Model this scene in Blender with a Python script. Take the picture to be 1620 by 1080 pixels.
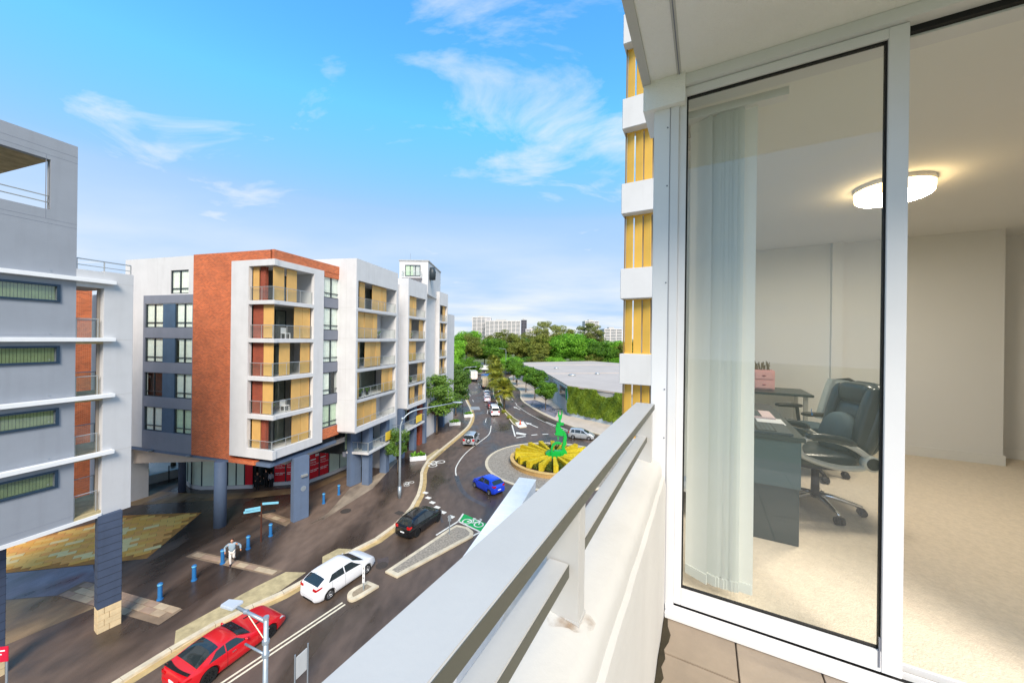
import bpy, bmesh, math, random
from mathutils import Vector, Matrix
R = math.radians
rnd = random.Random(7)
for o in list(bpy.data.objects): bpy.data.objects.remove(o)
SC = bpy.context.scene
COL = SC.collection

# ---------------------------------------------------------------- camera
CAMZ = 15.6
FPX, CX, CY, ROLL = 560.0, 810.0, 536.0, 0.0125      # focal length, principal point in photo pixels
cam = bpy.data.cameras.new('camera')
cam.sensor_width = 36.0
cam.lens = FPX / 1620 * 36
cam.shift_y = (CY - 540.0) / 1620
cam.clip_start = 0.02
cam.clip_end = 6000
camo = bpy.data.objects.new('camera', cam)
camo.matrix_world = Matrix.Translation((0, 0, CAMZ)) @ Matrix.Rotation(R(90), 4, 'X') @ Matrix.Rotation(ROLL, 4, 'Z')
COL.objects.link(camo)
SC.camera = camo

# ---------------------------------------------------------------- sky, sun, exposure
SUN_EL, SUN_AZ = R(41), R(166)     # azimuth measured clockwise from +Y (the view direction)
w = bpy.data.worlds.new('World'); SC.world = w; w.use_nodes = True
nt = w.node_tree; nt.nodes.clear()
def wn(t, **k):
    n = nt.nodes.new(t)
    for a, b in k.items(): setattr(n, a, b)
    return n
sky = wn('ShaderNodeTexSky', sky_type='NISHITA', sun_disc=False, sun_elevation=SUN_EL, sun_rotation=SUN_AZ,
         altitude=0, air_density=1.0, dust_density=0.6, ozone_density=2.2)
hs = wn('ShaderNodeHueSaturation'); hs.inputs['Saturation'].default_value = 1.34; hs.inputs['Value'].default_value = 0.98
hs.inputs['Hue'].default_value = 0.5
nt.links.new(sky.outputs[0], hs.inputs['Color'])
cap = wn('ShaderNodeVectorMath', operation='MINIMUM'); cap.inputs[1].default_value = (0.72, 1.25, 2.1); nt.links.new(hs.outputs[0], cap.inputs[0])
tc = wn('ShaderNodeTexCoord')
# cloud layer: project the view direction on a flat ceiling so clouds shrink to the horizon
sep = wn('ShaderNodeSeparateXYZ'); nt.links.new(tc.outputs['Generated'], sep.inputs[0])
zc = wn('ShaderNodeMath', operation='MAXIMUM'); nt.links.new(sep.outputs['Z'], zc.inputs[0]); zc.inputs[1].default_value = 0.03
za = wn('ShaderNodeMath', operation='ADD'); nt.links.new(zc.outputs[0], za.inputs[0]); za.inputs[1].default_value = 0.12
dv = wn('ShaderNodeVectorMath', operation='DIVIDE'); nt.links.new(tc.outputs['Generated'], dv.inputs[0])
cmb = wn('ShaderNodeCombineXYZ')
for i in range(3): nt.links.new(za.outputs[0], cmb.inputs[i])
nt.links.new(cmb.outputs[0], dv.inputs[1])
mp = wn('ShaderNodeMapping'); mp.inputs['Rotation'].default_value = (0, 0, R(35)); mp.inputs['Scale'].default_value = (0.85, 1.3, 1)
mp.inputs['Location'].default_value = (4.7, 2.9, 0)
nt.links.new(dv.outputs[0], mp.inputs[0])
n1 = wn('ShaderNodeTexNoise'); n1.inputs['Scale'].default_value = 2.1; n1.inputs['Detail'].default_value = 9; n1.inputs['Roughness'].default_value = 0.58
n1.inputs['Distortion'].default_value = 0.5
nt.links.new(mp.outputs[0], n1.inputs['Vector'])
rp = wn('ShaderNodeValToRGB'); rp.color_ramp.elements[0].position = 0.555; rp.color_ramp.elements[1].position = 0.76
nt.links.new(n1.outputs['Fac'], rp.inputs[0])
# thin veil that thickens towards the horizon
hz = wn('ShaderNodeMapRange'); hz.inputs['From Min'].default_value = 0.0; hz.inputs['From Max'].default_value = 0.33
hz.inputs['To Min'].default_value = 1.1; hz.inputs['To Max'].default_value = 0.0
nt.links.new(sep.outputs['Z'], hz.inputs['Value'])
n2 = wn('ShaderNodeTexNoise'); n2.inputs['Scale'].default_value = 0.9; n2.inputs['Detail'].default_value = 6
nt.links.new(mp.outputs[0], n2.inputs['Vector'])
r2 = wn('ShaderNodeMapRange'); r2.inputs['From Min'].default_value = 0.3; r2.inputs['From Max'].default_value = 0.7
r2.inputs['To Min'].default_value = 0.35; r2.inputs['To Max'].default_value = 1.35
nt.links.new(n2.outputs['Fac'], r2.inputs['Value'])
vm = wn('ShaderNodeMath', operation='MULTIPLY'); nt.links.new(hz.outputs[0], vm.inputs[0]); nt.links.new(r2.outputs[0], vm.inputs[1])
cl = wn('ShaderNodeMath', operation='MULTIPLY'); nt.links.new(rp.outputs[0], cl.inputs[0]); cl.inputs[1].default_value = 0.9
mx = wn('ShaderNodeMath', operation='MAXIMUM', use_clamp=True); nt.links.new(cl.outputs[0], mx.inputs[0]); nt.links.new(vm.outputs[0], mx.inputs[1])
mix = wn('ShaderNodeMix', data_type='RGBA')
nt.links.new(mx.outputs[0], mix.inputs['Factor']); nt.links.new(cap.outputs[0], mix.inputs['A'])
mix.inputs['B'].default_value = (1.66, 1.82, 1.95, 1)
bg = wn('ShaderNodeBackground'); bg.inputs['Strength'].default_value = 0.135
nt.links.new(mix.outputs['Result'], bg.inputs['Color'])
wo = wn('ShaderNodeOutputWorld'); nt.links.new(bg.outputs[0], wo.inputs['Surface'])

sl = bpy.data.lights.new('sun', 'SUN'); sl.energy = 1.4; sl.angle = R(25); sl.color = (1, 0.93, 0.83)
so = bpy.data.objects.new('sun', sl); COL.objects.link(so)
sd = Vector((math.sin(SUN_AZ) * math.cos(SUN_EL), math.cos(SUN_AZ) * math.cos(SUN_EL), math.sin(SUN_EL)))
so.rotation_euler = sd.to_track_quat('Z', 'Y').to_euler(); so.location = (0, -20, 60)
SC.view_settings.view_transform = 'Standard'; SC.view_settings.look = 'None'
SC.view_settings.gamma = 1.0; SC.view_settings.use_curve_mapping = False
SC.view_settings.exposure = 1.95
SC.view_settings.use_white_balance = True; SC.view_settings.white_balance_temperature = 6800
SC.render.engine = 'CYCLES'
SC.cycles.max_bounces = 8; SC.cycles.transparent_max_bounces = 16

# ---------------------------------------------------------------- materials
def lin(c): c /= 255.0; return c / 12.92 if c <= 0.04045 else ((c + 0.055) / 1.055) ** 2.4
def rgb(r, g, b, k=1.0): return (lin(r) * k, lin(g) * k, lin(b) * k, 1)
MATS = {}
def mat(name, col, rough=0.6, var=0.12, scale=2.0, bump=0.0, bscale=40.0, metal=0.0, spec=0.4, col2=None, stain=0.0, coat=0.0, rvar=0.0):
    if name in MATS: return MATS[name]
    m = bpy.data.materials.new(name); m.use_nodes = True; t = m.node_tree; b = t.nodes['Principled BSDF']
    b.inputs['Roughness'].default_value = rough; b.inputs['Metallic'].default_value = metal
    b.inputs['Specular IOR Level'].default_value = spec; b.inputs['Coat Weight'].default_value = coat
    b.inputs['Coat Roughness'].default_value = 0.06
    tcn = t.nodes.new('ShaderNodeTexCoord')
    n = t.nodes.new('ShaderNodeTexNoise'); n.inputs['Scale'].default_value = scale; n.inputs['Detail'].default_value = 7; n.inputs['Roughness'].default_value = 0.62
    t.links.new(tcn.outputs['Object'], n.inputs['Vector'])
    ra = t.nodes.new('ShaderNodeMapRange'); ra.inputs['From Min'].default_value = 0.3; ra.inputs['From Max'].default_value = 0.7
    t.links.new(n.outputs['Fac'], ra.inputs['Value'])
    mx = t.nodes.new('ShaderNodeMix'); mx.data_type = 'RGBA'
    c2 = col2 if col2 else tuple(min(1, c * (1 + var)) for c in col[:3]) + (1,)
    c1 = col if col2 else tuple(c * (1 - var) for c in col[:3]) + (1,)
    mx.inputs['A'].default_value = c1; mx.inputs['B'].default_value = c2
    t.links.new(ra.outputs[0], mx.inputs['Factor'])
    out = mx.outputs['Result']
    if stain > 0:      # streaks of weathering, stretched vertically
        mpn = t.nodes.new('ShaderNodeMapping'); mpn.inputs['Scale'].default_value = (1.7, 1.7, 0.16)
        t.links.new(tcn.outputs['Object'], mpn.inputs[0])
        ns = t.nodes.new('ShaderNodeTexNoise'); ns.inputs['Scale'].default_value = 1.6; ns.inputs['Detail'].default_value = 8
        t.links.new(mpn.outputs[0], ns.inputs['Vector'])
        rs = t.nodes.new('ShaderNodeMapRange'); rs.inputs['From Min'].default_value = 0.5; rs.inputs['From Max'].default_value = 0.8
        rs.inputs['To Max'].default_value = stain
        t.links.new(ns.outputs['Fac'], rs.inputs['Value'])
        m2 = t.nodes.new('ShaderNodeMix'); m2.data_type = 'RGBA'; m2.inputs['B'].default_value = (col[0] * 0.45, col[1] * 0.42, col[2] * 0.38, 1)
        t.links.new(out, m2.inputs['A']); t.links.new(rs.outputs[0], m2.inputs['Factor']); out = m2.outputs['Result']
    t.links.new(out, b.inputs['Base Color'])
    if rvar > 0:
        rr = t.nodes.new('ShaderNodeMapRange'); rr.inputs['From Min'].default_value = 0.35; rr.inputs['From Max'].default_value = 0.65
        rr.inputs['To Min'].default_value = max(0.05, rough - rvar); rr.inputs['To Max'].default_value = min(1, rough + rvar)
        t.links.new(n.outputs['Fac'], rr.inputs['Value']); t.links.new(rr.outputs[0], b.inputs['Roughness'])
    if bump > 0:
        nb = t.nodes.new('ShaderNodeTexNoise'); nb.inputs['Scale'].default_value = bscale; nb.inputs['Detail'].default_value = 4
        t.links.new(tcn.outputs['Object'], nb.inputs['Vector'])
        bm_ = t.nodes.new('ShaderNodeBump'); bm_.inputs['Strength'].default_value = bump; bm_.inputs['Distance'].default_value = 0.01
        t.links.new(nb.outputs['Fac'], bm_.inputs['Height']); t.links.new(bm_.outputs[0], b.inputs['Normal'])
    MATS[name] = m
    return m

def mat_wet(name, dry, wetc, scale=0.22, wet_lo=0.5, wet_hi=0.62, seed=0.0):
    """asphalt with damp patches: darker and glossier where wet, fine aggregate speckle, tyre-polished variation"""
    m = bpy.data.materials.new(name); m.use_nodes = True; t = m.node_tree; b = t.nodes['Principled BSDF']
    tcn = t.nodes.new('ShaderNodeTexCoord')
    mp_ = t.nodes.new('ShaderNodeMapping'); mp_.inputs['Location'].default_value = (seed, seed * 2, 0)
    mp_.inputs['Rotation'].default_value = (0, 0, R(-28)); mp_.inputs['Scale'].default_value = (1.6, 0.7, 1)
    t.links.new(tcn.outputs['Object'], mp_.inputs[0])
    n = t.nodes.new('ShaderNodeTexNoise'); n.inputs['Scale'].default_value = scale; n.inputs['Detail'].default_value = 9; n.inputs['Distortion'].default_value = 0.7
    t.links.new(mp_.outputs[0], n.inputs['Vector'])
    ra = t.nodes.new('ShaderNodeMapRange'); ra.inputs['From Min'].default_value = wet_lo; ra.inputs['From Max'].default_value = wet_hi
    t.links.new(n.outputs['Fac'], ra.inputs['Value'])
    sp = t.nodes.new('ShaderNodeTexNoise'); sp.inputs['Scale'].default_value = 38; sp.inputs['Detail'].default_value = 3
    t.links.new(tcn.outputs['Object'], sp.inputs['Vector'])
    mx = t.nodes.new('ShaderNodeMix'); mx.data_type = 'RGBA'; mx.inputs['A'].default_value = dry; mx.inputs['B'].default_value = wetc
    t.links.new(ra.outputs[0], mx.inputs['Factor'])
    n3 = t.nodes.new('ShaderNodeTexNoise'); n3.inputs['Scale'].default_value = 1.1; n3.inputs['Detail'].default_value = 8
    t.links.new(mp_.outputs[0], n3.inputs['Vector'])
    ad = t.nodes.new('ShaderNodeMath'); ad.operation = 'ADD'; t.links.new(sp.outputs['Fac'], ad.inputs[0]); t.links.new(n3.outputs['Fac'], ad.inputs[1])
    rs = t.nodes.new('ShaderNodeMapRange'); rs.inputs['From Min'].default_value = 0.7; rs.inputs['From Max'].default_value = 1.3
    rs.inputs['To Min'].default_value = 0.68; rs.inputs['To Max'].default_value = 1.32
    t.links.new(ad.outputs[0], rs.inputs['Value'])
    m2 = t.nodes.new('ShaderNodeMix'); m2.data_type = 'RGBA'; m2.blend_type = 'MULTIPLY'; m2.inputs['Factor'].default_value = 1
    t.links.new(mx.outputs['Result'], m2.inputs['A']); t.links.new(rs.outputs[0], m2.inputs['B'])
    t.links.new(m2.outputs['Result'], b.inputs['Base Color'])
    rr = t.nodes.new('ShaderNodeMapRange'); rr.inputs['To Min'].default_value = 0.62; rr.inputs['To Max'].default_value = 0.24
    t.links.new(ra.outputs[0], rr.inputs['Value']); t.links.new(rr.outputs[0], b.inputs['Roughness'])
    bp = t.nodes.new('ShaderNodeBump'); bp.inputs['Strength'].default_value = 0.35; bp.inputs['Distance'].default_value = 0.01
    t.links.new(sp.outputs['Fac'], bp.inputs['Height']); t.links.new(bp.outputs[0], b.inputs['Normal'])
    MATS[name] = m
    return m

def mat_brick(name, c1, c2, mortar, scale=1.0, axis='xz'):
    m = bpy.data.materials.new(name); m.use_nodes = True; t = m.node_tree; b = t.nodes['Principled BSDF']
    b.inputs['Roughness'].default_value = 0.85
    tcn = t.nodes.new('ShaderNodeTexCoord'); s = t.nodes.new('ShaderNodeSeparateXYZ'); t.links.new(tcn.outputs['Object'], s.inputs[0])
    a = t.nodes.new('ShaderNodeMath'); a.operation = 'ADD'; t.links.new(s.outputs['X'], a.inputs[0]); t.links.new(s.outputs['Y'], a.inputs[1])
    c = t.nodes.new('ShaderNodeCombineXYZ'); t.links.new(a.outputs[0], c.inputs[0]); t.links.new(s.outputs['Z'], c.inputs[1])
    br = t.nodes.new('ShaderNodeTexBrick'); t.links.new(c.outputs[0], br.inputs['Vector'])
    br.inputs['Color1'].default_value = c1; br.inputs['Color2'].default_value = c2; br.inputs['Mortar'].default_value = mortar
    br.inputs['Scale'].default_value = 1; br.inputs['Brick Width'].default_value = 0.24 * scale; br.inputs['Row Height'].default_value = 0.086 * scale
    br.inputs['Mortar Size'].default_value = 0.009 * scale; br.inputs['Bias'].default_value = -0.1
    n = t.nodes.new('ShaderNodeTexNoise'); n.inputs['Scale'].default_value = 0.9; n.inputs['Detail'].default_value = 8
    t.links.new(tcn.outputs['Object'], n.inputs['Vector'])
    r_ = t.nodes.new('ShaderNodeMapRange'); r_.inputs['From Min'].default_value = 0.3; r_.inputs['From Max'].default_value = 0.7; r_.inputs['To Min'].default_value = 0.85; r_.inputs['To Max'].default_value = 1.12
    t.links.new(n.outputs['Fac'], r_.inputs['Value'])
    m2 = t.nodes.new('ShaderNodeMix'); m2.data_type = 'RGBA'; m2.blend_type = 'MULTIPLY'; m2.inputs['Factor'].default_value = 1
    t.links.new(br.outputs['Color'], m2.inputs['A']); t.links.new(r_.outputs[0], m2.inputs['B']); t.links.new(m2.outputs['Result'], b.inputs['Base Color'])
    bp = t.nodes.new('ShaderNodeBump'); bp.inputs['Strength'].default_value = 0.5; bp.inputs['Distance'].default_value = 0.01; bp.invert = True
    t.links.new(br.outputs['Fac'], bp.inputs['Height']); t.links.new(bp.outputs[0], b.inputs['Normal'])
    MATS[name] = m
    return m

def mat_glass(name, tint=(0.9, 0.97, 0.94), refl=1.0, haze=0.0, rough=0.0):
    """thin architectural glass: see-through with a fresnel reflection"""
    m = bpy.data.materials.new(name); m.use_nodes = True; t = m.node_tree; t.nodes.clear()
    o = t.nodes.new('ShaderNodeOutputMaterial'); tr = t.nodes.new('ShaderNodeBsdfTransparent'); tr.inputs[0].default_value = (*tint, 1)
    gl = t.nodes.new('ShaderNodeBsdfGlossy'); gl.inputs['Roughness'].default_value = rough
    ge = t.nodes.new('ShaderNodeNewGeometry'); dt = t.nodes.new('ShaderNodeVectorMath'); dt.operation = 'DOT_PRODUCT'     # thin sheet: same reflection from both sides
    t.links.new(ge.outputs['Normal'], dt.inputs[0]); t.links.new(ge.outputs['Incoming'], dt.inputs[1])
    ab = t.nodes.new('ShaderNodeMath'); ab.operation = 'ABSOLUTE'; t.links.new(dt.outputs['Value'], ab.inputs[0])
    iv = t.nodes.new('ShaderNodeMath'); iv.operation = 'SUBTRACT'; iv.use_clamp = True; iv.inputs[0].default_value = 1.0; t.links.new(ab.outputs[0], iv.inputs[1])
    pw = t.nodes.new('ShaderNodeMath'); pw.operation = 'POWER'; pw.inputs[1].default_value = 5.0; t.links.new(iv.outputs[0], pw.inputs[0])
    fr = t.nodes.new('ShaderNodeMath'); fr.operation = 'MULTIPLY_ADD'; fr.inputs[1].default_value = 0.93; fr.inputs[2].default_value = 0.06; t.links.new(pw.outputs[0], fr.inputs[0])
    mu = t.nodes.new('ShaderNodeMath'); mu.operation = 'MULTIPLY'; mu.use_clamp = True; mu.inputs[1].default_value = refl
    t.links.new(fr.outputs[0], mu.inputs[0])
    mx = t.nodes.new('ShaderNodeMixShader'); t.links.new(mu.outputs[0], mx.inputs[0]); t.links.new(tr.outputs[0], mx.inputs[1]); t.links.new(gl.outputs[0], mx.inputs[2])
    last = mx.outputs[0]
    if haze > 0:
        df = t.nodes.new('ShaderNodeBsdfDiffuse'); df.inputs[0].default_value = (0.75, 0.8, 0.78, 1)
        m3 = t.nodes.new('ShaderNodeMixShader'); m3.inputs[0].default_value = haze
        t.links.new(last, m3.inputs[1]); t.links.new(df.outputs[0], m3.inputs[2]); last = m3.outputs[0]
    t.links.new(last, o.inputs[0])
    MATS[name] = m
    return m

def mat_leaf(name, dark, light, scale=0.6, transl=0.35):
    m = bpy.data.materials.new(name); m.use_nodes = True; t = m.node_tree; t.nodes.clear()
    o = t.nodes.new('ShaderNodeOutputMaterial')
    ge = t.nodes.new('ShaderNodeNewGeometry'); tcn = t.nodes.new('ShaderNodeTexCoord'); oi = t.nodes.new('ShaderNodeObjectInfo')
    n = t.nodes.new('ShaderNodeTexNoise'); n.inputs['Scale'].default_value = scale; n.inputs['Detail'].default_value = 3
    t.links.new(ge.outputs['Position'], n.inputs['Vector'])
    a = t.nodes.new('ShaderNodeMath'); a.operation = 'MULTIPLY_ADD'; a.inputs[1].default_value = 0.5; t.links.new(ge.outputs['Random Per Island'], a.inputs[0]); t.links.new(n.outputs['Fac'], a.inputs[2])
    a2 = t.nodes.new('ShaderNodeMath'); a2.operation = 'MULTIPLY_ADD'; a2.inputs[1].default_value = 0.3; t.links.new(oi.outputs['Random'], a2.inputs[0]); t.links.new(a.outputs[0], a2.inputs[2])
    r_ = t.nodes.new('ShaderNodeMapRange'); r_.inputs['From Min'].default_value = 0.45; r_.inputs['From Max'].default_value = 1.25
    t.links.new(a2.outputs[0], r_.inputs['Value'])
    mx = t.nodes.new('ShaderNodeMix'); mx.data_type = 'RGBA'; mx.inputs['A'].default_value = dark; mx.inputs['B'].default_value = light
    t.links.new(r_.outputs[0], mx.inputs['Factor'])
    d = t.nodes.new('ShaderNodeBsdfPrincipled'); d.inputs['Roughness'].default_value = 0.5; d.inputs['Specular IOR Level'].default_value = 0.25
    tl = t.nodes.new('ShaderNodeBsdfTranslucent')
    t.links.new(mx.outputs['Result'], d.inputs['Base Color']); t.links.new(mx.outputs['Result'], tl.inputs[0])
    ms = t.nodes.new('ShaderNodeMixShader'); ms.inputs[0].default_value = transl
    t.links.new(d.outputs[0], ms.inputs[1]); t.links.new(tl.outputs[0], ms.inputs[2]); t.links.new(ms.outputs[0], o.inputs[0])
    MATS[name] = m
    return m

def mat_emit(name, col, strength):
    m = bpy.data.materials.new(name); m.use_nodes = True; b = m.node_tree.nodes['Principled BSDF']
    b.inputs['Base Color'].default_value = col; b.inputs['Emission Color'].default_value = col; b.inputs['Emission Strength'].default_value = strength
    MATS[name] = m
    return m

def mat_slats(name, col, pitch=0.055):
    """timber sliding screen: fine horizontal battens, too small to be told apart"""
    m = bpy.data.materials.new(name); m.use_nodes = True; t = m.node_tree; b = t.nodes['Principled BSDF']
    b.inputs['Roughness'].default_value = 0.55
    tcn = t.nodes.new('ShaderNodeTexCoord'); wv = t.nodes.new('ShaderNodeTexWave'); wv.bands_direction = 'Z'; wv.inputs['Scale'].default_value = 0.314 / pitch / 1.0
    t.links.new(tcn.outputs['Object'], wv.inputs['Vector'])
    n = t.nodes.new('ShaderNodeTexNoise'); n.inputs['Scale'].default_value = 2.5; n.inputs['Detail'].default_value = 6
    t.links.new(tcn.outputs['Object'], n.inputs['Vector'])
    oi = t.nodes.new('ShaderNodeObjectInfo')
    s = t.nodes.new('ShaderNodeMath'); s.operation = 'ADD'; t.links.new(n.outputs['Fac'], s.inputs[0]); t.links.new(oi.outputs['Random'], s.inputs[1])
    r_ = t.nodes.new('ShaderNodeMapRange'); r_.inputs['From Max'].default_value = 1.8; r_.inputs['From Min'].default_value = 0.2; r_.inputs['To Min'].default_value = 0.78; r_.inputs['To Max'].default_value = 1.15
    t.links.new(s.outputs[0], r_.inputs['Value'])
    mx = t.nodes.new('ShaderNodeMix'); mx.data_type = 'RGBA'; mx.blend_type = 'MULTIPLY'; mx.inputs['Factor'].default_value = 1
    mx.inputs['A'].default_value = col; t.links.new(r_.outputs[0], mx.inputs['B']); t.links.new(mx.outputs['Result'], b.inputs['Base Color'])
    bp = t.nodes.new('ShaderNodeBump'); bp.inputs['Strength'].default_value = 0.3; bp.inputs['Distance'].default_value = 0.01
    t.links.new(wv.outputs['Fac'], bp.inputs['Height']); t.links.new(bp.outputs[0], b.inputs['Normal'])
    MATS[name] = m
    return m

WHITE = mat('white_render', rgb(204, 203, 204), 0.75, 0.05, 0.8, 0.12, 60, stain=0.12)
WHITE2 = mat('white_powder_coat', rgb(228, 228, 229), 0.4, 0.03, 3, 0, spec=0.45)
GREYW = mat('grey_render', rgb(144, 149, 158), 0.8, 0.05, 0.7, 0.12, 60, stain=0.14)
PALEW = mat('pale_render', rgb(192, 192, 194), 0.8, 0.05, 0.7, 0.12, 60, stain=0.1)
SPAND = mat('spandrel_grey', rgb(122, 126, 138), 0.6, 0.06, 1.0, stain=0.1)
BLUEP = mat('blue_panel', rgb(68, 92, 116), 0.5, 0.12, 1.2, stain=0.15)
PILL = mat('pillar_blue', rgb(94, 110, 134), 0.65, 0.07, 1.5, 0.1, 40, stain=0.15)
PILLD = mat('pillar_slate', rgb(64, 76, 98), 0.65, 0.1, 1.5, 0.1, 40, stain=0.2)
SAND = mat('sandstone_block', rgb(214, 190, 150), 0.8, 0.12, 3, 0.2, 30)
BRICK = mat_brick('orange_brick', rgb(204, 98, 48), rgb(160, 68, 34), rgb(206, 150, 116))
BRICKD = mat_brick('red_brick', rgb(150, 62, 38), rgb(128, 50, 32), rgb(150, 100, 80))
SHUT = mat_slats('timber_screen', rgb(214, 168, 98))
FRAME = mat('dark_window_frame', rgb(48, 58, 64), 0.45, 0.08, 4)
ALU = mat('aluminium', rgb(186, 188, 186), 0.35, 0.05, 5, metal=0.6)
RAILM = mat('grey_rail_paint', rgb(182, 181, 178), 0.42, 0.05, 3, 0.04, 90, stain=.05)
CURT = mat('curtain', rgb(240, 242, 234), 0.9, 0.1, 3)
CURTG = mat('green_blind', rgb(206, 220, 196), 0.9, 0.12, 3)
DARK = mat('dark_interior', rgb(38, 42, 44), 0.7, 0.25, 1.5)
CONC = mat('concrete', rgb(176, 160, 122), 0.9, 0.28, 2.2, 0.3, 30, stain=0.0)
CONCG = mat('grey_concrete', rgb(176, 174, 170), 0.85, 0.12, 1.2, 0.25, 30)
ROOFM = mat('roof_membrane', rgb(182, 170, 160), 0.8, 0.08, 0.15, 0.1, 5)
BLACKP = mat('black_plastic', rgb(26, 28, 30), 0.45, 0.15, 5)
BOLL = mat('bollard_blue', rgb(38, 108, 166), 0.4, 0.12, 5)
STEEL = mat('galvanised_steel', rgb(160, 170, 178), 0.45, 0.08, 4, metal=0.5)
WPAINT = mat('white_road_paint', rgb(222, 218, 208), 0.7, 0.22, 6, 0.1, 60)
YPAINT = mat('cream_road_paint', rgb(226, 216, 190), 0.7, 0.2, 6, 0.1, 60)
GPAINT = mat('green_road_paint', rgb(24, 160, 84), 0.7, 0.2, 3, 0.1, 60)
GREENM = mat('green_painted_steel', rgb(10, 164, 66), 0.35, 0.06, 2)
REDP = mat('red_poster', rgb(222, 26, 46), 0.35, 0.05, 2)
REDSIGN = mat('red_sign', rgb(200, 30, 60), 0.4, 0.05, 3)
YSIGN = mat('yellow_sign', rgb(238, 200, 70), 0.5, 0.06, 3)
PRINTW = mat('white_print', rgb(235, 235, 235), 0.6, 0.02)
MILK = mat('frosted_film', rgb(214, 230, 214), 0.35, 0.06, 1.2)
BARK = mat('bark', rgb(92, 80, 66), 0.9, 0.3, 6, 0.6, 20)
BARKL = mat('pale_bark', rgb(186, 178, 160), 0.85, 0.2, 3, 0.4, 20)
SOIL = mat('soil_mulch', rgb(86, 66, 48), 0.95, 0.3, 8, 0.6, 30)
RUB = mat('tyre_rubber', rgb(24, 24, 25), 0.8, 0.15, 6)
CARGL = mat('car_glass', (0.02, 0.028, 0.03, 1), 0.04, 0.1, 1, spec=0.8)
CHROME = mat('chrome', (0.75, 0.76, 0.78, 1), 0.12, 0.03, 3, metal=1.0)
RIM = mat('alloy_rim', (0.55, 0.56, 0.58, 1), 0.3, 0.08, 4, metal=0.9)
TAIL = mat('tail_lamp', rgb(190, 18, 22), 0.15, 0.1, 6, spec=0.6)
HEADL = mat('head_lamp', rgb(215, 220, 224), 0.1, 0.1, 6, spec=0.7)
GLASS = mat_glass('clear_glass')
GLASSB = mat_glass('balustrade_glass', (0.92, 0.96, 0.94), 1.0, 0.03)
GLASSW = mat_glass('window_glass', (0.93, 0.97, 0.94), 1.3, 0.0)
ASPH = mat_wet('road_asphalt', rgb(98, 82, 71), rgb(70, 59, 51), 0.16, 0.46, 0.62, 3.1)
PLAZA = mat_wet('plaza_asphalt', rgb(110, 91, 78), rgb(62, 51, 44), 0.10, 0.42, 0.58, 11.7)
PATCHB = mat_wet('blue_grey_asphalt', rgb(128, 126, 136), rgb(84, 82, 92), 0.3, 0.45, 0.6, 5.0)
PATCHT = mat_wet('tan_paving_base', rgb(150, 124, 92), rgb(110, 84, 58), 0.3, 0.45, 0.65, 8.0)
LEAF1 = mat_leaf('fig_leaf', rgb(44, 84, 26), rgb(120, 165, 52))
LEAF2 = mat_leaf('dark_leaf', rgb(52, 88, 36), rgb(128, 164, 70))
LEAF3 = mat_leaf('olive_leaf', rgb(80, 90, 36), rgb(152, 160, 72))
LEAF4 = mat_leaf('bright_leaf', rgb(60, 118, 24), rgb(150, 206, 66))
LEAFY = mat_leaf('golden_hedge_leaf', rgb(214, 188, 30), rgb(252, 236, 80), 2.0)
LEAFP = mat_leaf('palm_leaf', rgb(92, 110, 34), rgb(180, 176, 66))
IVYL = mat_leaf('ivy_leaf', rgb(70, 100, 28), rgb(156, 178, 58), 0.5)

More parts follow.
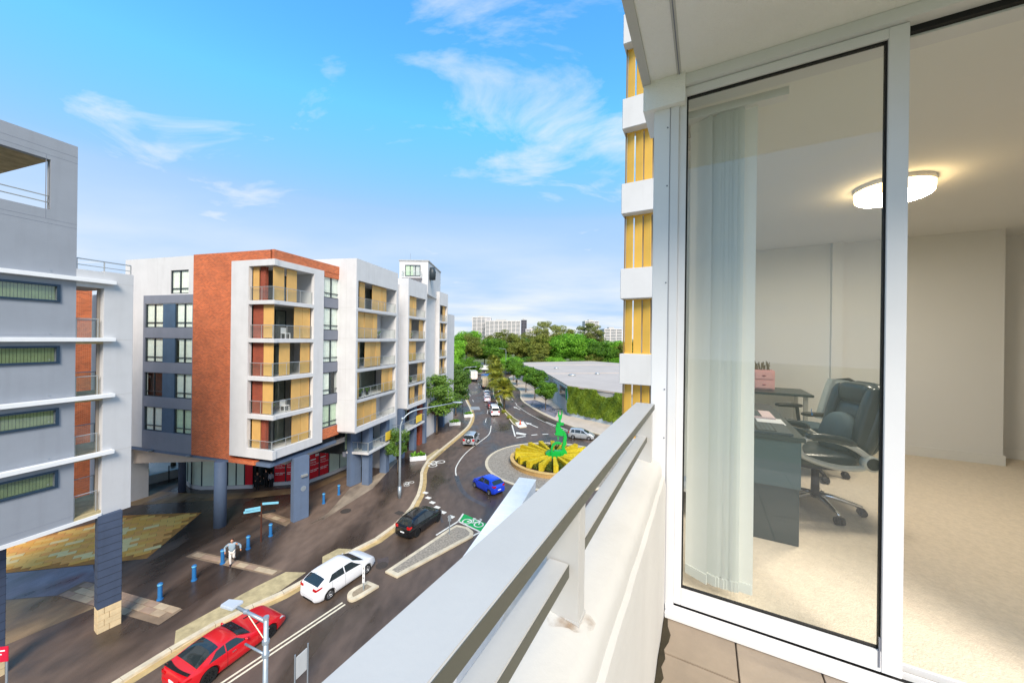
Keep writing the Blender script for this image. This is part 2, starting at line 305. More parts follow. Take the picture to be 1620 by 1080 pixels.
# ---------------------------------------------------------------- mesh helpers
class MB:
    def __init__(s): s.v = []; s.f = []
    def add(s, vs, fs):
        k = len(s.v); s.v += [tuple(p) for p in vs]; s.f += [tuple(i + k for i in f) for f in fs]; return s
    def box(s, x0, x1, y0, y1, z0, z1):
        if x1 < x0: x0, x1 = x1, x0
        if y1 < y0: y0, y1 = y1, y0
        if z1 < z0: z0, z1 = z1, z0
        return s.add([(x0,y0,z0),(x1,y0,z0),(x1,y1,z0),(x0,y1,z0),(x0,y0,z1),(x1,y0,z1),(x1,y1,z1),(x0,y1,z1)],
                     [(0,3,2,1),(4,5,6,7),(0,1,5,4),(1,2,6,5),(2,3,7,6),(3,0,4,7)])
    def prism(s, poly, z0, z1):
        a = sum(poly[i][0]*poly[(i+1)%len(poly)][1]-poly[(i+1)%len(poly)][0]*poly[i][1] for i in range(len(poly)))
        if a < 0: poly = poly[::-1]
        n = len(poly)
        vs = [(p[0],p[1],z0) for p in poly] + [(p[0],p[1],z1) for p in poly]
        return s.add(vs, [tuple(range(n-1,-1,-1)), tuple(range(n,2*n))] + [(i,(i+1)%n,n+(i+1)%n,n+i) for i in range(n)])
    def sheet(s, poly, z):
        a = sum(poly[i][0]*poly[(i+1)%len(poly)][1]-poly[(i+1)%len(poly)][0]*poly[i][1] for i in range(len(poly)))
        if a < 0: poly = poly[::-1]
        return s.add([(p[0],p[1],z) for p in poly], [tuple(range(len(poly)))])
    def cyl(s, p0, p1, r0, r1=None, n=12, caps=True):
        r1 = r0 if r1 is None else r1
        p0 = Vector(p0); p1 = Vector(p1); d = (p1-p0).normalized()
        a = d.orthogonal().normalized(); b = d.cross(a)
        vs = []
        for p, r in ((p0,r0),(p1,r1)):
            for i in range(n):
                t = 2*math.pi*i/n; vs.append(p + a*(r*math.cos(t)) + b*(r*math.sin(t)))
        fs = [(i,(i+1)%n,n+(i+1)%n,n+i) for i in range(n)]
        if caps: fs += [tuple(range(n-1,-1,-1)), tuple(range(n,2*n))]
        return s.add(vs, fs)
    def tube(s, pts, r, n=10):
        """swept tube; r may be a number or one per point"""
        P = [Vector(p) for p in pts]; m = len(P)
        rr = [r]*m if isinstance(r,(int,float)) else r
        vs = []; prev = None
        for i in range(m):
            d = (P[min(i+1,m-1)]-P[max(i-1,0)]).normalized()
            a = d.orthogonal().normalized() if prev is None else (prev - d*prev.dot(d)).normalized()
            prev = a; b = d.cross(a)
            for k in range(n):
                t = 2*math.pi*k/n; vs.append(P[i]+a*(rr[i]*math.cos(t))+b*(rr[i]*math.sin(t)))
        fs = [(i*n+k, i*n+(k+1)%n, (i+1)*n+(k+1)%n, (i+1)*n+k) for i in range(m-1) for k in range(n)]
        fs += [tuple(range(n-1,-1,-1)), tuple(range((m-1)*n, m*n))]
        return s.add(vs, fs)
    def lathe(s, prof, n=24, c=(0,0,0)):
        vs = []; m = len(prof)
        for i in range(n):
            t = 2*math.pi*i/n
            for r, z in prof: vs.append((c[0]+r*math.cos(t), c[1]+r*math.sin(t), c[2]+z))
        return s.add(vs, [(i*m+k, ((i+1)%n)*m+k, ((i+1)%n)*m+k+1, i*m+k+1) for i in range(n) for k in range(m-1)])
    def grid(s, fn, nu, nv, cu=False):
        vs = [fn(i/(nu if cu else nu-1), j/(nv-1)) for i in range(nu) for j in range(nv)]
        return s.add(vs, [(i*nv+j, ((i+1)%nu)*nv+j, ((i+1)%nu)*nv+j+1, i*nv+j+1) for i in range(nu if cu else nu-1) for j in range(nv-1)])
    def sphere(s, c, rx, ry=None, rz=None, n=14, m=8, p=1.0):
        """ellipsoid; p<1 squares it off into a cushion"""
        ry = rx if ry is None else ry; rz = rx if rz is None else rz
        def sg(a): return math.copysign(abs(a)**p, a)
        def fn(u, v):
            t = 2*math.pi*u; q = math.pi*(v-0.5)
            return (c[0]+rx*sg(math.cos(t))*abs(math.cos(q))**p, c[1]+ry*sg(math.sin(t))*abs(math.cos(q))**p, c[2]+rz*sg(math.sin(q)))
        return s.grid(fn, n, m, True)
    def strip(s, pts, half, z):
        """flat ribbon along a polyline on the ground"""
        L = offset_line(pts, half); Rr = offset_line(pts, -half)
        for i in range(len(pts)-1):
            s.add([(*Rr[i],z),(*Rr[i+1],z),(*L[i+1],z),(*L[i],z)], [(0,1,2,3)])
        return s
    def mesh(s, name):
        me = bpy.data.meshes.new(name); me.from_pydata(s.v, [], s.f); me.update(); return me
    def build(s, name, m, parent=None, smooth=False, bevel=0.0, fix=True):
        me = s.mesh(name)
        if fix or bevel:
            b = bmesh.new(); b.from_mesh(me)
            if fix: bmesh.ops.recalc_face_normals(b, faces=b.faces)
            if bevel: bmesh.ops.bevel(b, geom=b.edges[:], offset=bevel, segments=2, affect='EDGES', clamp_overlap=True)
            b.to_mesh(me); b.free()
        if smooth:
            for p in me.polygons: p.use_smooth = True
        me.materials.append(m)
        return link(name, me, parent)
def link(name, me, parent=None):
    o = bpy.data.objects.new(name, me); COL.objects.link(o)
    if parent: o.parent = parent
    return o
def offset_line(pts, d):
    out = []
    for i, p in enumerate(pts):
        a = pts[max(i-1,0)]; b = pts[min(i+1,len(pts)-1)]
        dx, dy = b[0]-a[0], b[1]-a[1]; l = math.hypot(dx,dy) or 1
        out.append((p[0]-dy/l*d, p[1]+dx/l*d))
    return out
def smooth_line(pts, step=1.0):
    """Catmull-Rom through the points, resampled"""
    out = []
    n = len(pts)
    for i in range(n-1):
        p0, p1, p2, p3 = pts[max(i-1,0)], pts[i], pts[i+1], pts[min(i+2,n-1)]
        k = max(1, int(math.hypot(p2[0]-p1[0], p2[1]-p1[1])/step))
        for j in range(k):
            t = j/k
            out.append(tuple(0.5*((2*p1[c])+(-p0[c]+p2[c])*t+(2*p0[c]-5*p1[c]+4*p2[c]-p3[c])*t*t+(-p0[c]+3*p1[c]-3*p2[c]+p3[c])*t**3) for c in (0,1)))
    out.append(tuple(pts[-1]))
    return out
def tag(o, label=None, cat=None, group=None, kind=None):
    if label: o['label'] = label
    if cat: o['category'] = cat
    if group: o['group'] = group
    if kind: o['kind'] = kind
    return o
def thing(name, label, cat, loc=(0,0,0), rz=0.0, group=None, scale=1.0):
    o = bpy.data.objects.new(name, None); COL.objects.link(o); o.empty_display_size = 0.2
    o.location = loc; o.rotation_euler = (0,0,rz); o.scale = (scale,)*3
    return tag(o, label, cat, group)
def copy_tree(o, parent=None):
    c = o.copy(); COL.objects.link(c)
    if parent: c.parent = parent
    for ch in list(o.children): copy_tree(ch, c)
    return c
def place(o, loc, rz=0.0, label=None, scale=None):
    o.location = loc; o.rotation_euler = (0,0,rz)
    if label: o['label'] = label
    if scale: o.scale = (scale,)*3 if isinstance(scale,(int,float)) else scale
    return o
def ray(px, py):
    cx, cy = px-CX, py-CY; c, s_ = math.cos(ROLL), math.sin(ROLL)
    a = cx*c+cy*s_; b = -cx*s_+cy*c
    return a/FPX, -b/FPX          # X and Z per metre of depth
def G(px, py, z=0.0):
    """photo pixel -> point on the horizontal plane at height z"""
    a, b = ray(px, py); d = (z-CAMZ)/b
    return (a*d, d)
def head(a, b): return math.atan2(b[1]-a[1], b[0]-a[0])
def bez(p0, p1, p2, n=10):
    return [tuple((1-t)**2*a+2*t*(1-t)*b+t*t*c for a,b,c in zip(p0,p1,p2)) for t in [i/n for i in range(n+1)]]
def evaluated(o):
    """apply the modifiers of o in place"""
    dg = bpy.context.evaluated_depsgraph_get(); me = bpy.data.meshes.new_from_object(o.evaluated_get(dg), depsgraph=dg)
    o.modifiers.clear(); old = o.data; o.data = me; bpy.data.meshes.remove(old)
def skin(name, verts, edges, radii, m, parent, sub=2, root=0):
    me = bpy.data.meshes.new(name); me.from_pydata(verts, edges, []); me.update()
    o = link(name, me, parent)
    md = o.modifiers.new('s','SKIN'); md.use_smooth_shade = True
    for i, r in enumerate(radii):
        d = me.skin_vertices[0].data[i]; d.radius = (r, r) if isinstance(r,(int,float)) else r; d.use_root = (i == root)
    sb = o.modifiers.new('d','SUBSURF'); sb.levels = sub; sb.render_levels = sub
    evaluated(o)
    o.data.materials.clear(); o.data.materials.append(m)
    for p in o.data.polygons: p.use_smooth = True
    return o
def text(name, body, size, m, parent, mtx, align='LEFT'):
    cu = bpy.data.curves.new(name, 'FONT'); cu.body = body; cu.size = size; cu.align_x = align; cu.extrude = 0.001
    t = bpy.data.objects.new(name, cu); COL.objects.link(t)
    dg = bpy.context.evaluated_depsgraph_get(); me = bpy.data.meshes.new_from_object(t.evaluated_get(dg), depsgraph=dg)
    bpy.data.objects.remove(t); me.transform(mtx); me.materials.clear(); me.materials.append(m)
    return link(name, me, parent)
# ================================================================ ground, roads, pavements
gm = mat('far_ground', rgb(98, 104, 62), 0.95, 0.25, 0.05, 0.3, 2)
g = MB().sheet([(-2500,-300),(2500,-300),(2500,4000),(-2500,4000)], -0.03).build('ground', gm)
tag(g, 'grassy open ground reaching to the horizon', 'ground', kind='structure')
road = MB().sheet([(-45,-6),(60,-6),(60,60),(30,90),(16,150),(8,230),(-50,230),(-20,120),(-16,60),(-30,20)], 0.0).build('road', ASPH)
tag(road, 'damp dark asphalt street curving past the roundabout', 'road', kind='structure')

# left kerb line, read off the photograph
KL = [G(*p) for p in ((60,1165),(194,1080),(341,991),(449,941),(500,912),(556,876),(597,855),(627,833),(653,804.5),(664,784),(669,762),(669,749),(678,731),(698,713),(729,687),(744,671),(747,653),(738,633),(735,620),(726,600),(716,585))]
KLS = smooth_line(KL, 1.5)
pave = MB().prism(KLS + [(-70,190),(-75,60),(-60,5),(-38,0)], -0.02, 0.13).build('pavement', PLAZA)
tag(pave, 'damp brown asphalt plaza and footpath in front of the apartment blocks', 'pavement', kind='structure')

kerb = MB()
KO = offset_line(KLS, -0.02); KI = offset_line(KLS, 0.30); GU = offset_line(KLS, -0.42)
KMAT = mat('kerb_concrete', rgb(206, 192, 166), 0.85, 0.18, 2.0, 0.3, 30)
GMAT = mat('gutter_concrete', rgb(182, 156, 108), 0.8, 0.25, 1.5, 0.3, 30)
GD = MB()
for i in range(len(KLS)-1):
    GD.add([(*GU[i],0.004),(*GU[i+1],0.004),(*KO[i+1],0.004),(*KO[i],0.004)], [(0,1,2,3)])
gut = GD.build('gutter', GMAT); tag(gut, 'ochre concrete gutter strip along the plaza kerb', 'gutter', kind='structure')
kst = MB().prism(KO[:2]+KI[:2][::-1], 0.0, 0.135).build('kerb', KMAT); tag(kst, 'pale concrete kerb edging the plaza', 'kerb', kind='structure')
for i in range(1, len(KLS)-1):
    a, b_, c, d = Vector(KO[i]), Vector(KO[i+1]), Vector(KI[i+1]), Vector(KI[i])
    m1 = (a+d)/2*0.006; sh = 0.006
    a2, b2 = a.lerp(b_, sh), b_.lerp(a, sh); d2, c2 = d.lerp(c, sh), c.lerp(d, sh)
    MB().prism([tuple(a2),tuple(b2),tuple(c2),tuple(d2)], 0.0, 0.142 + rnd.uniform(-.003,.003)).build('kerb_stone', KMAT, kst)

ZP = 0.134
def patch(name, label, pts, m, z=ZP, cat='paving', parent=None, kind='structure'):
    o = MB().sheet([G(x, y, z) for x, y in pts], z).build(name, m, parent)
    if not parent: tag(o, label, cat, kind=kind)
    return o
YEL = [(-30,874),(8,863),(193,815),(319,810),(232,883),(193,887),(147,892),(8,906),(-30,914)]
patch('paving_bed', 'ochre bed under the yellow paver field', YEL, mat('paving_bed', rgb(190,126,62), 0.9, 0.2, 1), ZP)
patch('asphalt_patch', 'blue grey damp asphalt patch beside the yellow pavers', [(-30,914),(8,907),(147,893),(152,921),(133,919),(90,941),(8,948),(-30,955)], PATCHB, ZP)
patch('tan_paving', 'brown tan paved band behind the slate pillar', [(-30,957),(8,949),(90,942),(152,960),(8,1020),(-40,1040)], PATCHT, ZP)
patch('concrete_apron', 'pale concrete apron beside the kerb near the red car', [(278,997),(400,930),(452,904),(484,905),(443,934),(360,975),(275,1027)], CONC, ZP)
patch('concrete_ramp', 'small pale concrete ramp behind the white hatchback', [(510,880),(535,867),(556,868),(540,882),(510,893)], CONC, ZP)
patch('kerb_ramp', 'small pale concrete kerb ramp beside the leafy planter box', [(674,722),(692,710),(702,711),(686,725),(675,731)], CONC, ZP)
patch('shop_path', 'tan paved strip along the foot of the shopfront', [(196,790),(240,776),(320,781),(400,778),(440,774),(488,769),(553,742),(556,748),(492,777),(440,783),(400,787),(320,792),(196,800)], PATCHT, ZP)
patch('footpath_strip', 'grey brown footpath strip under the white block', [(488,830),(520,810),(553,772),(600,748),(626,720),(632,726),(608,752),(590,772),(545,800),(515,820)], mat_wet('footpath_asphalt', rgb(150,134,116), rgb(110,96,84), 0.2, 0.45, 0.6, 2.0), ZP)

# individually laid pavers: light slabs, one object each
def in_poly(p, poly):
    c = False; j = len(poly)-1
    for i in range(len(poly)):
        if (poly[i][1] > p[1]) != (poly[j][1] > p[1]) and p[0] < (poly[j][0]-poly[i][0])*(p[1]-poly[i][1])/(poly[j][1]-poly[i][1])+poly[i][0]: c = not c
        j = i
    return c
def pavers(poly_px, ang, pl, pw, mats, parent, name='paver', z=ZP+0.003):
    poly = [G(x, y, z) for x, y in poly_px]
    cx = sum(p[0] for p in poly)/len(poly); cy = sum(p[1] for p in poly)/len(poly)
    ca, sa = math.cos(ang), math.sin(ang)
    mes = []
    for m in mats:
        me = MB().box(-pl/2+.012, pl/2-.012, -pw/2+.012, pw/2-.012, 0, 0.016).mesh(name); me.materials.append(m); mes.append(me)
    n = 0
    for i in range(-60, 61):
        for j in range(-60, 61):
            lx, ly = (i + 0.5*(j % 2))*pl, j*pw
            ok = all(in_poly((cx+(lx+ex)*ca-(ly+ey)*sa, cy+(lx+ex)*sa+(ly+ey)*ca), poly) for ex in (-pl*.42, pl*.42) for ey in (-pw*.42, pw*.42))
            if not ok: continue
            o = link(name, mes[rnd.choices(range(len(mes)), [1.2]*len(mes))[0]], parent)
            o.location = (cx+lx*ca-ly*sa, cy+lx*sa+ly*ca, z+rnd.uniform(-.003,.003)); o.rotation_euler = (0,0,ang)
            n += 1
    return n
YP = [mat('paver_%s' % k, rgb(*c), 0.88, 0.08, 2.5, 0.2, 30) for k, c in (('ochre',(255,192,102)),('gold',(250,178,84)),('sand',(255,216,150)),('brown',(246,170,90)))]
npv = pavers(YEL, R(40), 0.9, 0.45, YP, bpy.data.objects['paving_bed'])
TP = [mat('slab_%s' % k, rgb(*c), 0.65, 0.14, 2.5, 0.2, 30, rvar=.15) for k, c in (('tan',(170,148,122)),('pink',(158,132,112)),('cream',(184,164,136)))]
pb2 = patch('slab_path', 'tan slab path crossing the plaza where the man walks', [(293,880),(312,871),(449,902),(431,911)], mat('slab_bed', rgb(130,110,90), 0.8, 0.2, 2))
pavers([(293,880),(312,871),(449,902),(431,911)], head(G(312,871),G(449,902)), 0.8, 0.4, TP, pb2, 'slab')
pb3 = patch('slab_path', 'tan slab path beside the foot of the slate pillar', [(92,941),(133,919),(289,963),(251,988)], MATS['slab_bed'])
pavers([(92,941),(133,919),(289,963),(251,988)], head(G(133,919),G(289,963)), 0.8, 0.4, TP, pb3, 'slab')
pb4 = patch('slab_path', 'small tan slab path between the round column and the blade pillar', [(408,815),(425,809),(464,822),(452,832)], MATS['slab_bed'])
pavers([(408,815),(425,809),(464,822),(452,832)], head(G(425,809),G(464,822)), 0.8, 0.4, TP, pb4, 'slab')

# right-hand footpath beyond the roundabout
KRp = [G(*p) for p in ((806,596),(812,608),(824,618),(826,632),(844,646),(870,660),(897,671),(927,681),(960,690),(1000,700),(1060,714))]
KRS = smooth_line(KRp, 2.0)
pr = MB().prism(KRS + [(60,62),(45,120),(20,190),(6,190)], -0.02, 0.13).build('pavement', mat('concrete_footpath', rgb(190,176,160), 0.85, 0.12, 0.6, 0.2, 20))
tag(pr, 'pale concrete footpath in front of the ivy clad warehouse', 'pavement', kind='structure')
kr = MB()
for a, b_, c, d in zip(KRS[:-1], KRS[1:], offset_line(KRS,-.32)[1:], offset_line(KRS,-.32)[:-1]): kr.prism([a,b_,c,d], 0.0, 0.14)
tag(kr.build('kerb', KMAT), 'pale kerb of the warehouse footpath', 'kerb', kind='structure')
patch('asphalt_patch', 'dark asphalt bay around the street trees by the warehouse', [(828,634),(846,632),(868,640),(884,650),(878,660),(856,650)], PATCHB, ZP)
# near footpath, below our own building
pn = MB().prism([(-9.2,-6),(-8.4,7),(-5.5,13),(-2.6,19.5),(1.0,26),(5,31),(16,33),(30,33),(60,40),(60,-6)], -0.02, 0.13).build('pavement', CONCG)
tag(pn, 'grey footpath at the foot of our own building', 'pavement', kind='structure')

# ---------------------------------------------------------------- roundabout
RC = (5.5, 44.8); RA, RPL = 8.7, 5.5
cob = mat('cobble_setts', rgb(150,140,126), 0.8, 0.5, 7, 1.0, 9)
ap = MB().lathe([(RPL-.3,0.0),(RPL-.3,0.10),(RA-.35,0.055),(RA-.35,0.0)], 72).build('roundabout_apron', cob, smooth=False); ap.location = (*RC,0)
tag(ap, 'grey cobbled apron ring round the planted roundabout', 'paving', kind='structure')
ak = MB().lathe([(RA-.35,0.0),(RA-.35,0.075),(RA,0.06),(RA,0.0)], 72).build('kerb', KMAT); ak.location = (*RC,0)
tag(ak, 'pale round kerb of the cobbled roundabout apron', 'kerb', kind='structure')

# ---------------------------------------------------------------- islands
def island(label, px, mcore, inset=0.25, z=0.14, step=1.0):
    pts = [Vector(G(x, y, 0)) for x, y in px]
    o = MB().prism([tuple(p) for p in pts], 0.0, z).build('traffic_island', KMAT, bevel=0.02)
    tag(o, label, 'traffic island', kind='structure')
    c = sum(pts, Vector((0,0)))/len(pts)
    inn = []
    n = len(pts)
    area = sum(pts[i].x*pts[(i+1)%n].y-pts[(i+1)%n].x*pts[i].y for i in range(n))
    sgn = 1 if area > 0 else -1
    for i in range(n):
        a, b_, d = pts[i-1], pts[i], pts[(i+1)%n]
        e1 = (b_-a).normalized(); e2 = (d-b_).normalized()
        nn = (Vector((-e1.y,e1.x))+Vector((-e2.y,e2.x)))
        nn = nn/max(0.5, nn.length**2/2)
        inn.append(tuple(b_+nn*inset*sgn))
    MB().sheet(inn, z+0.004).build('island_infill', mcore, o)
    return o
island('long wedge shaped traffic island with cobbled infill and pale kerb', [(609,906),(628,915),(700,876),(748,850),(749,843),(741,836),(722,832),(712,837),(660,872)], cob, 0.30)
island('small bullet shaped traffic island beside the white hatchback', [(549,946),(549.5,949.5),(552,952),(557,953),(563,951),(575,944.5),(600,929),(582,921),(560,932),(552,938),(549.5,942)], mat('island_gravel', rgb(150,134,112), .9, .3, 8, .5, 20), 0.28)
island('traffic island with white keep left sign at the street centre', [(430,1140),(450,1150),(490,1100),(474,1088),(450,1100)], MATS['island_gravel'], 0.25)
MED = [(779,612),(780,626),(787,639),(799,655),(811,671),(822,677),(833,676),(824,668),(813,661),(801,650),(793,636),(789,620),(787,606),(782,596),(772,582),(764,578),(768,590),(776,602)]
med = island('long planted median strip between the two carriageways', MED, mat('median_grass', rgb(118,112,58), 0.95, 0.35, 1.5, 0.5, 20), 0.22)
patch('splitter_island', 'white painted splitter triangle at the roundabout entry', [(815,668),(828,666),(834,674),(820,676)], WPAINT, 0.15, 'road marking')

# ---------------------------------------------------------------- markings (painted sheets on the road)
def mark(name, px, m=WPAINT, z=0.006): return MB().sheet([G(x, y, z) for x, y in px], z).build(name, m, road)
def line(name, px, wd=0.12, m=WPAINT, z=0.006, dash=None, step=0.8):
    pts = smooth_line([G(x, y, z) for x, y in px], step)
    if not dash: return MB().strip(pts, wd/2, z).build(name, m, road)
    on, off = dash; k = 0; acc = 0; cur = [pts[0]]; draw = True
    for a, b_ in zip(pts[:-1], pts[1:]):
        acc += math.hypot(b_[0]-a[0], b_[1]-a[1])
        if draw: cur.append(b_)
        if acc > (on if draw else off):
            if draw and len(cur) > 1: MB().strip(cur, wd/2, z).build(name, m, road)
            draw = not draw; acc = 0; cur = [b_]
dl = [G(330,1097), G(360,1077), G(544,954)]
for s_ in (-.13, .13): MB().strip(offset_line(dl, s_), 0.055, 0.006).build('centre_line', YPAINT, road)
line('edge_line', [(722,752),(721,740),(731,723),(744,710),(760,698),(774,686),(777,673)], 0.14)
line('lane_line', [(731,600),(742,622),(752,640)], 0.12, dash=(3,5))
line('lane_line', [(768,668),(772,640),(766,620),(755,604)], 0.12, dash=(3,4))
line('lane_line', [(816,640),(838,655),(870,671),(900,683)], 0.12)
line('lane_line', [(796,610),(806,626),(818,640)], 0.12, dash=(2.5,3))
line('edge_line', [(810,672),(815,690)], 0.22); line('edge_line', [(864,667),(898,680)], 0.2)
mark('give_way_line', [(817,683),(833,686),(831,688),(816,686)])
line('holding_line', [(817,692),(850,687),(890,686)], 0.35, dash=(0.9,0.8))
for x, y in ((673,779),(677.5,787),(684,794.5),(691.5,802),(701,810),(714,817)):
    c = Vector(G(x, y)); MB().box(-.28,.28,-.2,.2,0,0.005).build('dash_mark', WPAINT, road).matrix_world = Matrix.Translation((*c,0.002)) @ Matrix.Rotation(R(-30),4,'Z')
BK = [(733,812),(772,829),(760,841),(725,824)]
mark('bike_box', BK, GPAINT, 0.006)
for i, j in ((0,3),(2,3)): line('box_line', [BK[i], BK[j]], 0.16, z=0.011, step=3)
line('box_line', [(725,824),(690,846)], 0.16, z=0.011, step=3)
line('box_line', [(760,841),(742,850)], 0.16, z=0.011, step=3)
def bike(c, rz, s, z):
    b_ = MB()
    def ring(x, y, r):
        pts = [(x+r*math.cos(t*math.pi/9), y+r*math.sin(t*math.pi/9)) for t in range(19)]
        b_.strip(pts, 0.045, 0)
    ring(-.5,0,.33); ring(.5,0,.33)
    for k, ln in enumerate(([(-.5,0),(-.2,.5),(.35,.5),(.5,0)],[(-.2,.5),(0,0),(.35,.5)],[(-.5,0),(0,0)],[(-.35,.62),(-.1,.62)],[(.35,.5),(.35,.7),(.15,.74)])):
        for a, d in zip(ln[:-1], ln[1:]): b_.strip([a, d], 0.045, 0.001*(k+1))
    o = b_.build('bicycle_symbol', WPAINT, road); o.matrix_world = Matrix.Translation((*c,z)) @ Matrix.Rotation(rz,4,'Z') @ Matrix.Scale(s,4)
bike(G(748,827), R(-25), 1.15, 0.011); bike(G(691,733), R(62), 1.5, 0.006)
bike(G(647,765,ZP), R(70), 0.8, ZP+.01)
def arrow(px, rz, s=1.0, turn=True):
    b_ = MB().add([(0,-.09,0),(2,-.09,0),(2,.09,0),(0,.09,0),(2,-.4,0),(3.2,0,0),(2,.4,0)], [(0,1,2,3),(4,5,6)])
    o = b_.build('lane_arrow', WPAINT, road); o.matrix_world = Matrix.Translation((*G(*px),0.006)) @ Matrix.Rotation(rz,4,'Z') @ Matrix.Scale(s,4)
arrow((851,676), R(118), 1.4); arrow((806,632), R(105), 1.2); arrow((823,648), R(112), 1.2)
# repaired patches and pit lids in the asphalt
mark('asphalt_repair', [(596,884),(614,880),(616,889),(598,893)], mat('repair_asphalt', rgb(84,74,72), .7, .2, 4), 0.004)
pit = mat('cast_iron', rgb(70,62,56), 0.6, 0.2, 8, 0.3, 30)
for x, y, z, r_ in ((547,808,ZP,.45),(633,811,ZP,.3),(748,652,0,.45),(604,894,0,.4)):
    MB().cyl((*G(x,y,z),z), (*G(x,y,z),z+.008), r_, n=20).build('pit_lid', pit, road if z == 0 else pave)
MB().sheet([G(x,y,.006) for x,y in ((742,643),(758,643),(760,648),(744,648))], .006).build('drain_grate', mat('grate', rgb(150,150,150),.5,.3,14), road)
MB().sheet([G(x,y,.136) for x,y in ((623,811),(631,807),(640,811),(632,815))], .136).build('pit_cover', pit, pave)
# tyre-polished darker track round the roundabout lane
trk = mat_wet('polished_asphalt', rgb(92,86,86), rgb(66,62,64), 0.3, 0.4, 0.6, 20)
line('tyre_track', [(722,752),(728,770),(742,786),(770,800)], 0.5, trk, 0.0045)
line('tyre_track', [(668,800),(690,806),(700,826)], 0.22, trk, 0.0045)
# ================================================================ buildings across the street
def wall_cells(b, axis, at, thick, t0, t1, z0, z1, holes):
    """wall slab on a local plane with rectangular openings. axis 'x': wall lies at x in [at, at+thick], runs along y; axis 'y' the reverse"""
    ts = sorted({t0, t1, *[v for h in holes for v in h[:2]]}); zs = sorted({z0, z1, *[v for h in holes for v in h[2:]]})
    for j in range(len(zs)-1):
        run = None
        for i in range(len(ts)):
            solid = False
            if i < len(ts)-1:
                tm, zm = (ts[i]+ts[i+1])/2, (zs[j]+zs[j+1])/2
                solid = not any(h[0] < tm < h[1] and h[2] < zm < h[3] for h in holes)
            if solid and run is None: run = ts[i]
            if not solid and run is not None:
                if axis == 'x': b.box(at, at+thick, run, ts[i], zs[j], zs[j+1])
                else: b.box(run, ts[i], at, at+thick, zs[j], zs[j+1])
                run = None
    return b
WINC = {}
def window(parent, face, p, wd, ht, z, lights=2, low=0.45, curtain=CURT, depth=0.08, cfrac=(0,1)):
    """window set in a face. face 'x-' looks towards local -x and runs along y; 'y-' looks towards -y and runs along x. p = (fixed, start)"""
    key = (round(wd,2), round(ht,2), lights, low, curtain.name, cfrac)
    if key not in WINC:
        f = MB(); t = 0.07
        f.box(0,t,-.05,.05,0,ht); f.box(wd-t,wd,-.05,.05,0,ht); f.box(t,wd-t,-.05,.05,0,t); f.box(t,wd-t,-.05,.05,ht-t,ht)
        for k in range(1, lights): f.box(wd*k/lights-.04, wd*k/lights+.04, -.047, .047, t, ht-t)
        if low: f.box(t, wd-t, -.044, .044, low-.03, low+.03)
        fm = f.mesh('window'); fm.materials.append(FRAME)
        pm = MB().add([(t,0,t),(wd-t,0,t),(wd-t,0,ht-t),(t,0,ht-t)],[(0,1,2,3)]).mesh('pane'); pm.materials.append(GLASSW)
        c = MB(); n = 24; a, b_ = cfrac
        c.grid(lambda u, v: (t+(wd-2*t)*(a+(b_-a)*u), .06+.012*math.sin(u*55), t+(ht-2*t)*v), n*2, 2)
        cm = c.mesh('curtain'); cm.materials.append(curtain)
        bk = MB().box(.02,wd-.02,.28,.30,.02,ht-.02).mesh('backing'); bk.materials.append(DARK)
        WINC[key] = (fm, pm, cm, bk)
    o = link('window', WINC[key][0], parent)
    for nm, me in zip(('pane','curtain','dark_room'), WINC[key][1:]): link(nm, me, o)
    if face == 'y-': o.location = (p[1], p[0]+depth, z)
    else: o.location = (p[0]+depth, p[1]+wd, z); o.rotation_euler = (0,0,R(-90))
    return o
def balustrade(parent, pts, z, h=1.05, glass=GLASSB, panel=1.2):
    """glass panels, posts and a handrail along a local polyline"""
    MB().tube([(*p, z+h) for p in pts], 0.028, 6).build('handrail', ALU, parent)
    for a, b_ in zip(pts[:-1], pts[1:]):
        A, B = Vector(a), Vector(b_); L = (B-A).length; n = max(1, round(L/panel)); d = (B-A).normalized(); nr = Vector((-d.y, d.x))*0.012
        for k in range(n):
            p, q = A+d*(L*k/n+.05), A+d*(L*(k+1)/n-.05)
            MB().add([(p.x,p.y,z+.1),(q.x,q.y,z+.1),(q.x,q.y,z+h-.06),(p.x,p.y,z+h-.06)],[(0,1,2,3)]).build('glass_panel', glass, parent)
        for k in range(n+1):
            p = A+d*min(max(L*k/n,.03),L-.03); MB().cyl((p.x,p.y,z),(p.x,p.y,z+h-.03),.022,n=6).build('post', ALU, parent)
def box_part(name, m, parent, *b, bevel=0.0):
    return MB().box(*b).build(name, m, parent, bevel=bevel)
def plant_pot(parent, x, y, z, s=1.0):
    b = MB()
    for k in range(26):
        a = rnd.uniform(0, 6.28); l = rnd.uniform(.25,.6)*s
        e = (x+math.cos(a)*l*.6, y+math.sin(a)*l*.6, z+.3+l); b.tube([(x,y,z+.3),(x+math.cos(a)*l*.25,y+math.sin(a)*l*.25,z+.3+l*.7),e],[.03,.05,.01],4)
    b.build('pot_plant', LEAF1, parent); MB().lathe([(0,0),(.14*s,0),(.18*s,.32),(0,.32)],10,(x,y,z)).build('plant_pot', BLACKP, parent)
FL = [6.4+3.0*k for k in range(5)]          # residential floor levels
# ---------------- orange brick block with the corner balconies
BA = R(75.0); BC = G(430, 727, 6.0)
bb = thing('apartment_building', 'orange brick apartment block with white framed corner balconies', 'building', (*BC,0), BA)
TOP = 22.25
LEN = 16.9; BAL = [(z-.32, z-.32+3.0) for z in FL]
